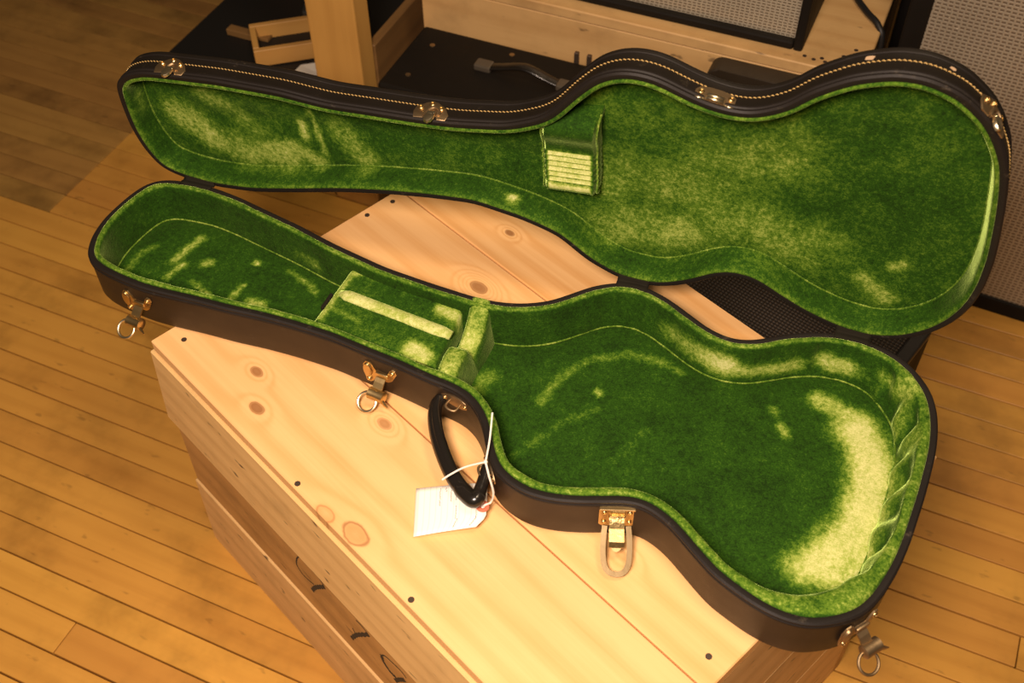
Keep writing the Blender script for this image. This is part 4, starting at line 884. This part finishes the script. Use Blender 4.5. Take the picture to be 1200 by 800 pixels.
# tall cabinet at the right edge
RZ = math.radians(-27)
pr = Vector((0.676, 1.572, 0)); ur = Vector((math.cos(RZ), math.sin(RZ), 0))
combo('speaker_cabinet', 'tall black speaker cabinet with grey woven cloth standing on the floor at right', pr-ur*0.035, RZ, 0.66, 0.30, 0.82, 0.035, M_SILVER2, None, 0.012)
dk = thing('gap_filler', 'dark box added to darken the gap between back crate and tall speaker cabinet', 'case', bw(-0.088, 2.10), BAZ)  # box added to hide lit floor and keep the gap dark
box('body', 0, 0.16, 0, 0.3, 0, 0.72, M_AMPVINYL, dk, 0.006, 2, origin=False)
box('edge_trim', -0.003, 0.163, -0.003, 0.01, 0.68, 0.725, M_RUBBER, dk, 0.003, 2, origin=False)
# black cable hanging over the end of the crate
cb = tube('cable', [bw(-0.175, 1.90, 0.512), bw(-0.155, 1.84, 0.508), bw(-0.125, 1.795, 0.507), bw(-0.098, 1.765, 0.504), bw(-0.085, 1.755, 0.47), bw(-0.085, 1.76, 0.30), bw(-0.08, 1.80, 0.05), bw(-0.06, 1.86, 0.006)], 0.0055, M_RUBBER, None, 8, False, 6)
cb['label'] = 'black cable draped over the right end of the back pine crate'; cb['category'] = 'cable'
# dark rounded box just behind the lid
db = thing('vinyl_box', 'dark brown vinyl box with rounded corner showing behind the lid below the silver amplifier', 'box', bw(-0.3385, 1.5745), BAZ)
bm = bmesh.new()
poly = [(0, 0), (0.26, 0), (0.26, 0.480)] + [(0.020+0.020*math.cos(a), 0.460+0.020*math.sin(a)) for a in [PI/2+PI/2*k/6 for k in range(7)]]
prism(bm, poly, -0.038, 0.0, Matrix(((1,0,0,0),(0,0,-1,0),(0,1,0,0),(0,0,0,1))), 0.003)
o = frombm('body', bm, vinyl('brown_box_vinyl', (0.030, 0.021, 0.012), 0.5, 0.1), db)
bm = bmesh.new(); cyl(bm, (0.024, 0.455, 0), 0.004, 0.002, 12, Matrix(((1,0,0,0),(0,0,-1,0),(0,1,0,0),(0,0,0,1)))); frombm('screw', bm, M_RUBBER, db)

# low speaker box with brown woven face, behind the crate
WZ = math.radians(-40); Uw = Vector((math.cos(WZ), math.sin(WZ), 0)); Nw = Vector((-math.sin(WZ), math.cos(WZ), 0))
wb = thing('speaker_box', 'low dark speaker box with brown woven top lying behind the pine crate under the lid', 'speaker', Uw*-0.80+Nw*0.99, WZ)
box('cabinet', 0, 0.561, 0, 0.30, 0.0, 0.288, M_AMPVINYL, wb, 0.004, 2, origin=False)
tw = NT('brown_weave'); sx = tw.sep(tw.obj()); w1 = tw.math('SINE', tw.math('MULTIPLY', tw.math('ADD', sx[0], sx[1]), 520.0)); w2 = tw.math('SINE', tw.math('MULTIPLY', tw.math('SUBTRACT', sx[0], sx[1]), 520.0))
wv = tw.math('MULTIPLY', w1, w2); tw.bump(wv, 0.6, 0.002)
M_WEAVE = tw.done(tw.mix(tw.smooth(wv, -0.2, 0.7), (0.010, 0.0065, 0.004), (0.050, 0.033, 0.019)), 0.6)
box('woven_grille', 0.02, 0.539, 0.012, 0.28, 0.286, 0.296, M_WEAVE, wb, 0.002, 1, origin=False)
box('edge_trim', 0.539, 0.561, 0.0, 0.30, 0.286, 0.302, M_RUBBER, wb, 0.003, 2, origin=False)
box('edge_trim', 0.0, 0.539, 0.0, 0.012, 0.286, 0.302, M_RUBBER, wb, 0.003, 2, origin=False)
box('edge_trim', 0.0, 0.539, 0.28, 0.30, 0.286, 0.302, M_RUBBER, wb, 0.003, 2, origin=False)
box('edge_trim', 0.0, 0.02, 0.012, 0.28, 0.286, 0.302, M_RUBBER, wb, 0.003, 2, origin=False)

# workbench: post, low shelf, rail, top
wbn = thing('workbench', 'wooden workbench with a thick orange post and a low black shelf', 'workbench', bw(-1.44, 1.50), BAZ)
def post(name, x, y, wd, dp, z0, z1):
    bm = bmesh.new(); boxbm(bm, 0, z1-z0, 0, wd, 0, dp, 0.003, 2)
    o = frombm(name, bm, M_POST, wbn); o.rotation_euler = (PI/2, -PI/2, 0); o.matrix_basis = Matrix(((0,1,0,x),(0,0,1,y),(1,0,0,z0),(0,0,0,1))); return o
post('leg', 0.370, 0.0, 0.103, 0.050, 0, 0.90)
post('leg', 0.370, 0.45, 0.103, 0.05, 0, 0.90)
post('leg', 0.012, 0.035, 0.05, 0.05, 0, 0.235); post('leg', 0.012, 0.45, 0.05, 0.05, 0, 0.90)
box('shelf', 0.0, 0.46, 0.018, 0.50, 0.235, 0.25, M_BLACKBOARD, wbn, 0.002, origin=False)
box('shelf_edge', 0.0, 0.368, 0.010, 0.018, 0.205, 0.252, M_BENCH, wbn, 0.001)
bm = bmesh.new(); boxbm(bm, 0, 0.396, 0, 0.018, 0, 0.17, 0.002); o = frombm('side_rail', bm, M_BENCH, wbn); o.location = (0.475, 0.0525, 0.20); o.rotation_euler = (0, 0, PI/2)
box('bench_top', -0.08, 0.60, -0.03, 0.56, 0.90, 0.94, M_BENCH, wbn, 0.003)
# open wooden tray and parts on the shelf
wt = thing('wooden_tray', 'small open tray of pale wood on the black bench shelf', 'tray', bw(-1.240, 1.541, 0.2525), BAZ+math.radians(38))
box('tray_side', 0.0, 0.16, 0.0, 0.012, 0, 0.037, M_POST, wt, 0.001); box('tray_side', 0.0, 0.16, 0.088, 0.10, 0, 0.037, M_POST, wt, 0.001)
for x0 in (0.0, 0.148):
    bm = bmesh.new(); boxbm(bm, 0, 0.0755, 0, 0.012, 0, 0.037, 0.001); o = frombm('tray_end', bm, M_POST, wt); o.location = (x0+0.012, 0.0122, 0); o.rotation_euler = (0, 0, PI/2)
box('tray_bottom', 0.012, 0.148, 0.012, 0.088, 0.0, 0.006, M_BLACKBOARD, wt)
sk = thing('wood_strip', 'thin brown wood strip lying on the black shelf left of the tray', 'wood strip', bw(-1.36, 1.617, 0.2505), BAZ)
box('strip', 0, 0.10, 0, 0.02, 0, 0.014, M_BENCH, sk, 0.001)
pb = thing('effects_pedal', 'dark metal pedal with shiny knobs lying on the shelf behind the tray', 'pedal', bw(-1.215, 1.688, 0.2505), BAZ+0.35)
box('body', 0, 0.13, 0, 0.07, 0, 0.05, plain('pedal_grey', (0.05, 0.05, 0.045), 0.35, 0.5), pb, 0.004, 2, origin=False)
for k in range(3):
    bm = bmesh.new(); cyl(bm, (0.03+0.035*k, 0.045, 0.05), 0.009, 0.014, 14); frombm('knob', bm, M_CHROME, pb)
pc = thing('paper_slip', 'crumpled white slip of paper under the tray by the post', 'paper', bw(-1.165, 1.555, 0.2505), BAZ)
mesh('sheet', [(0,0,0.001),(0.07,0.005,0.008),(0.075,0.03,0.003),(0.035,0.035,0.012),(0.002,0.028,0.002)], [(0,1,2,3,4)], plain('white_paper', (0.7, 0.66, 0.55), 0.8), pc)
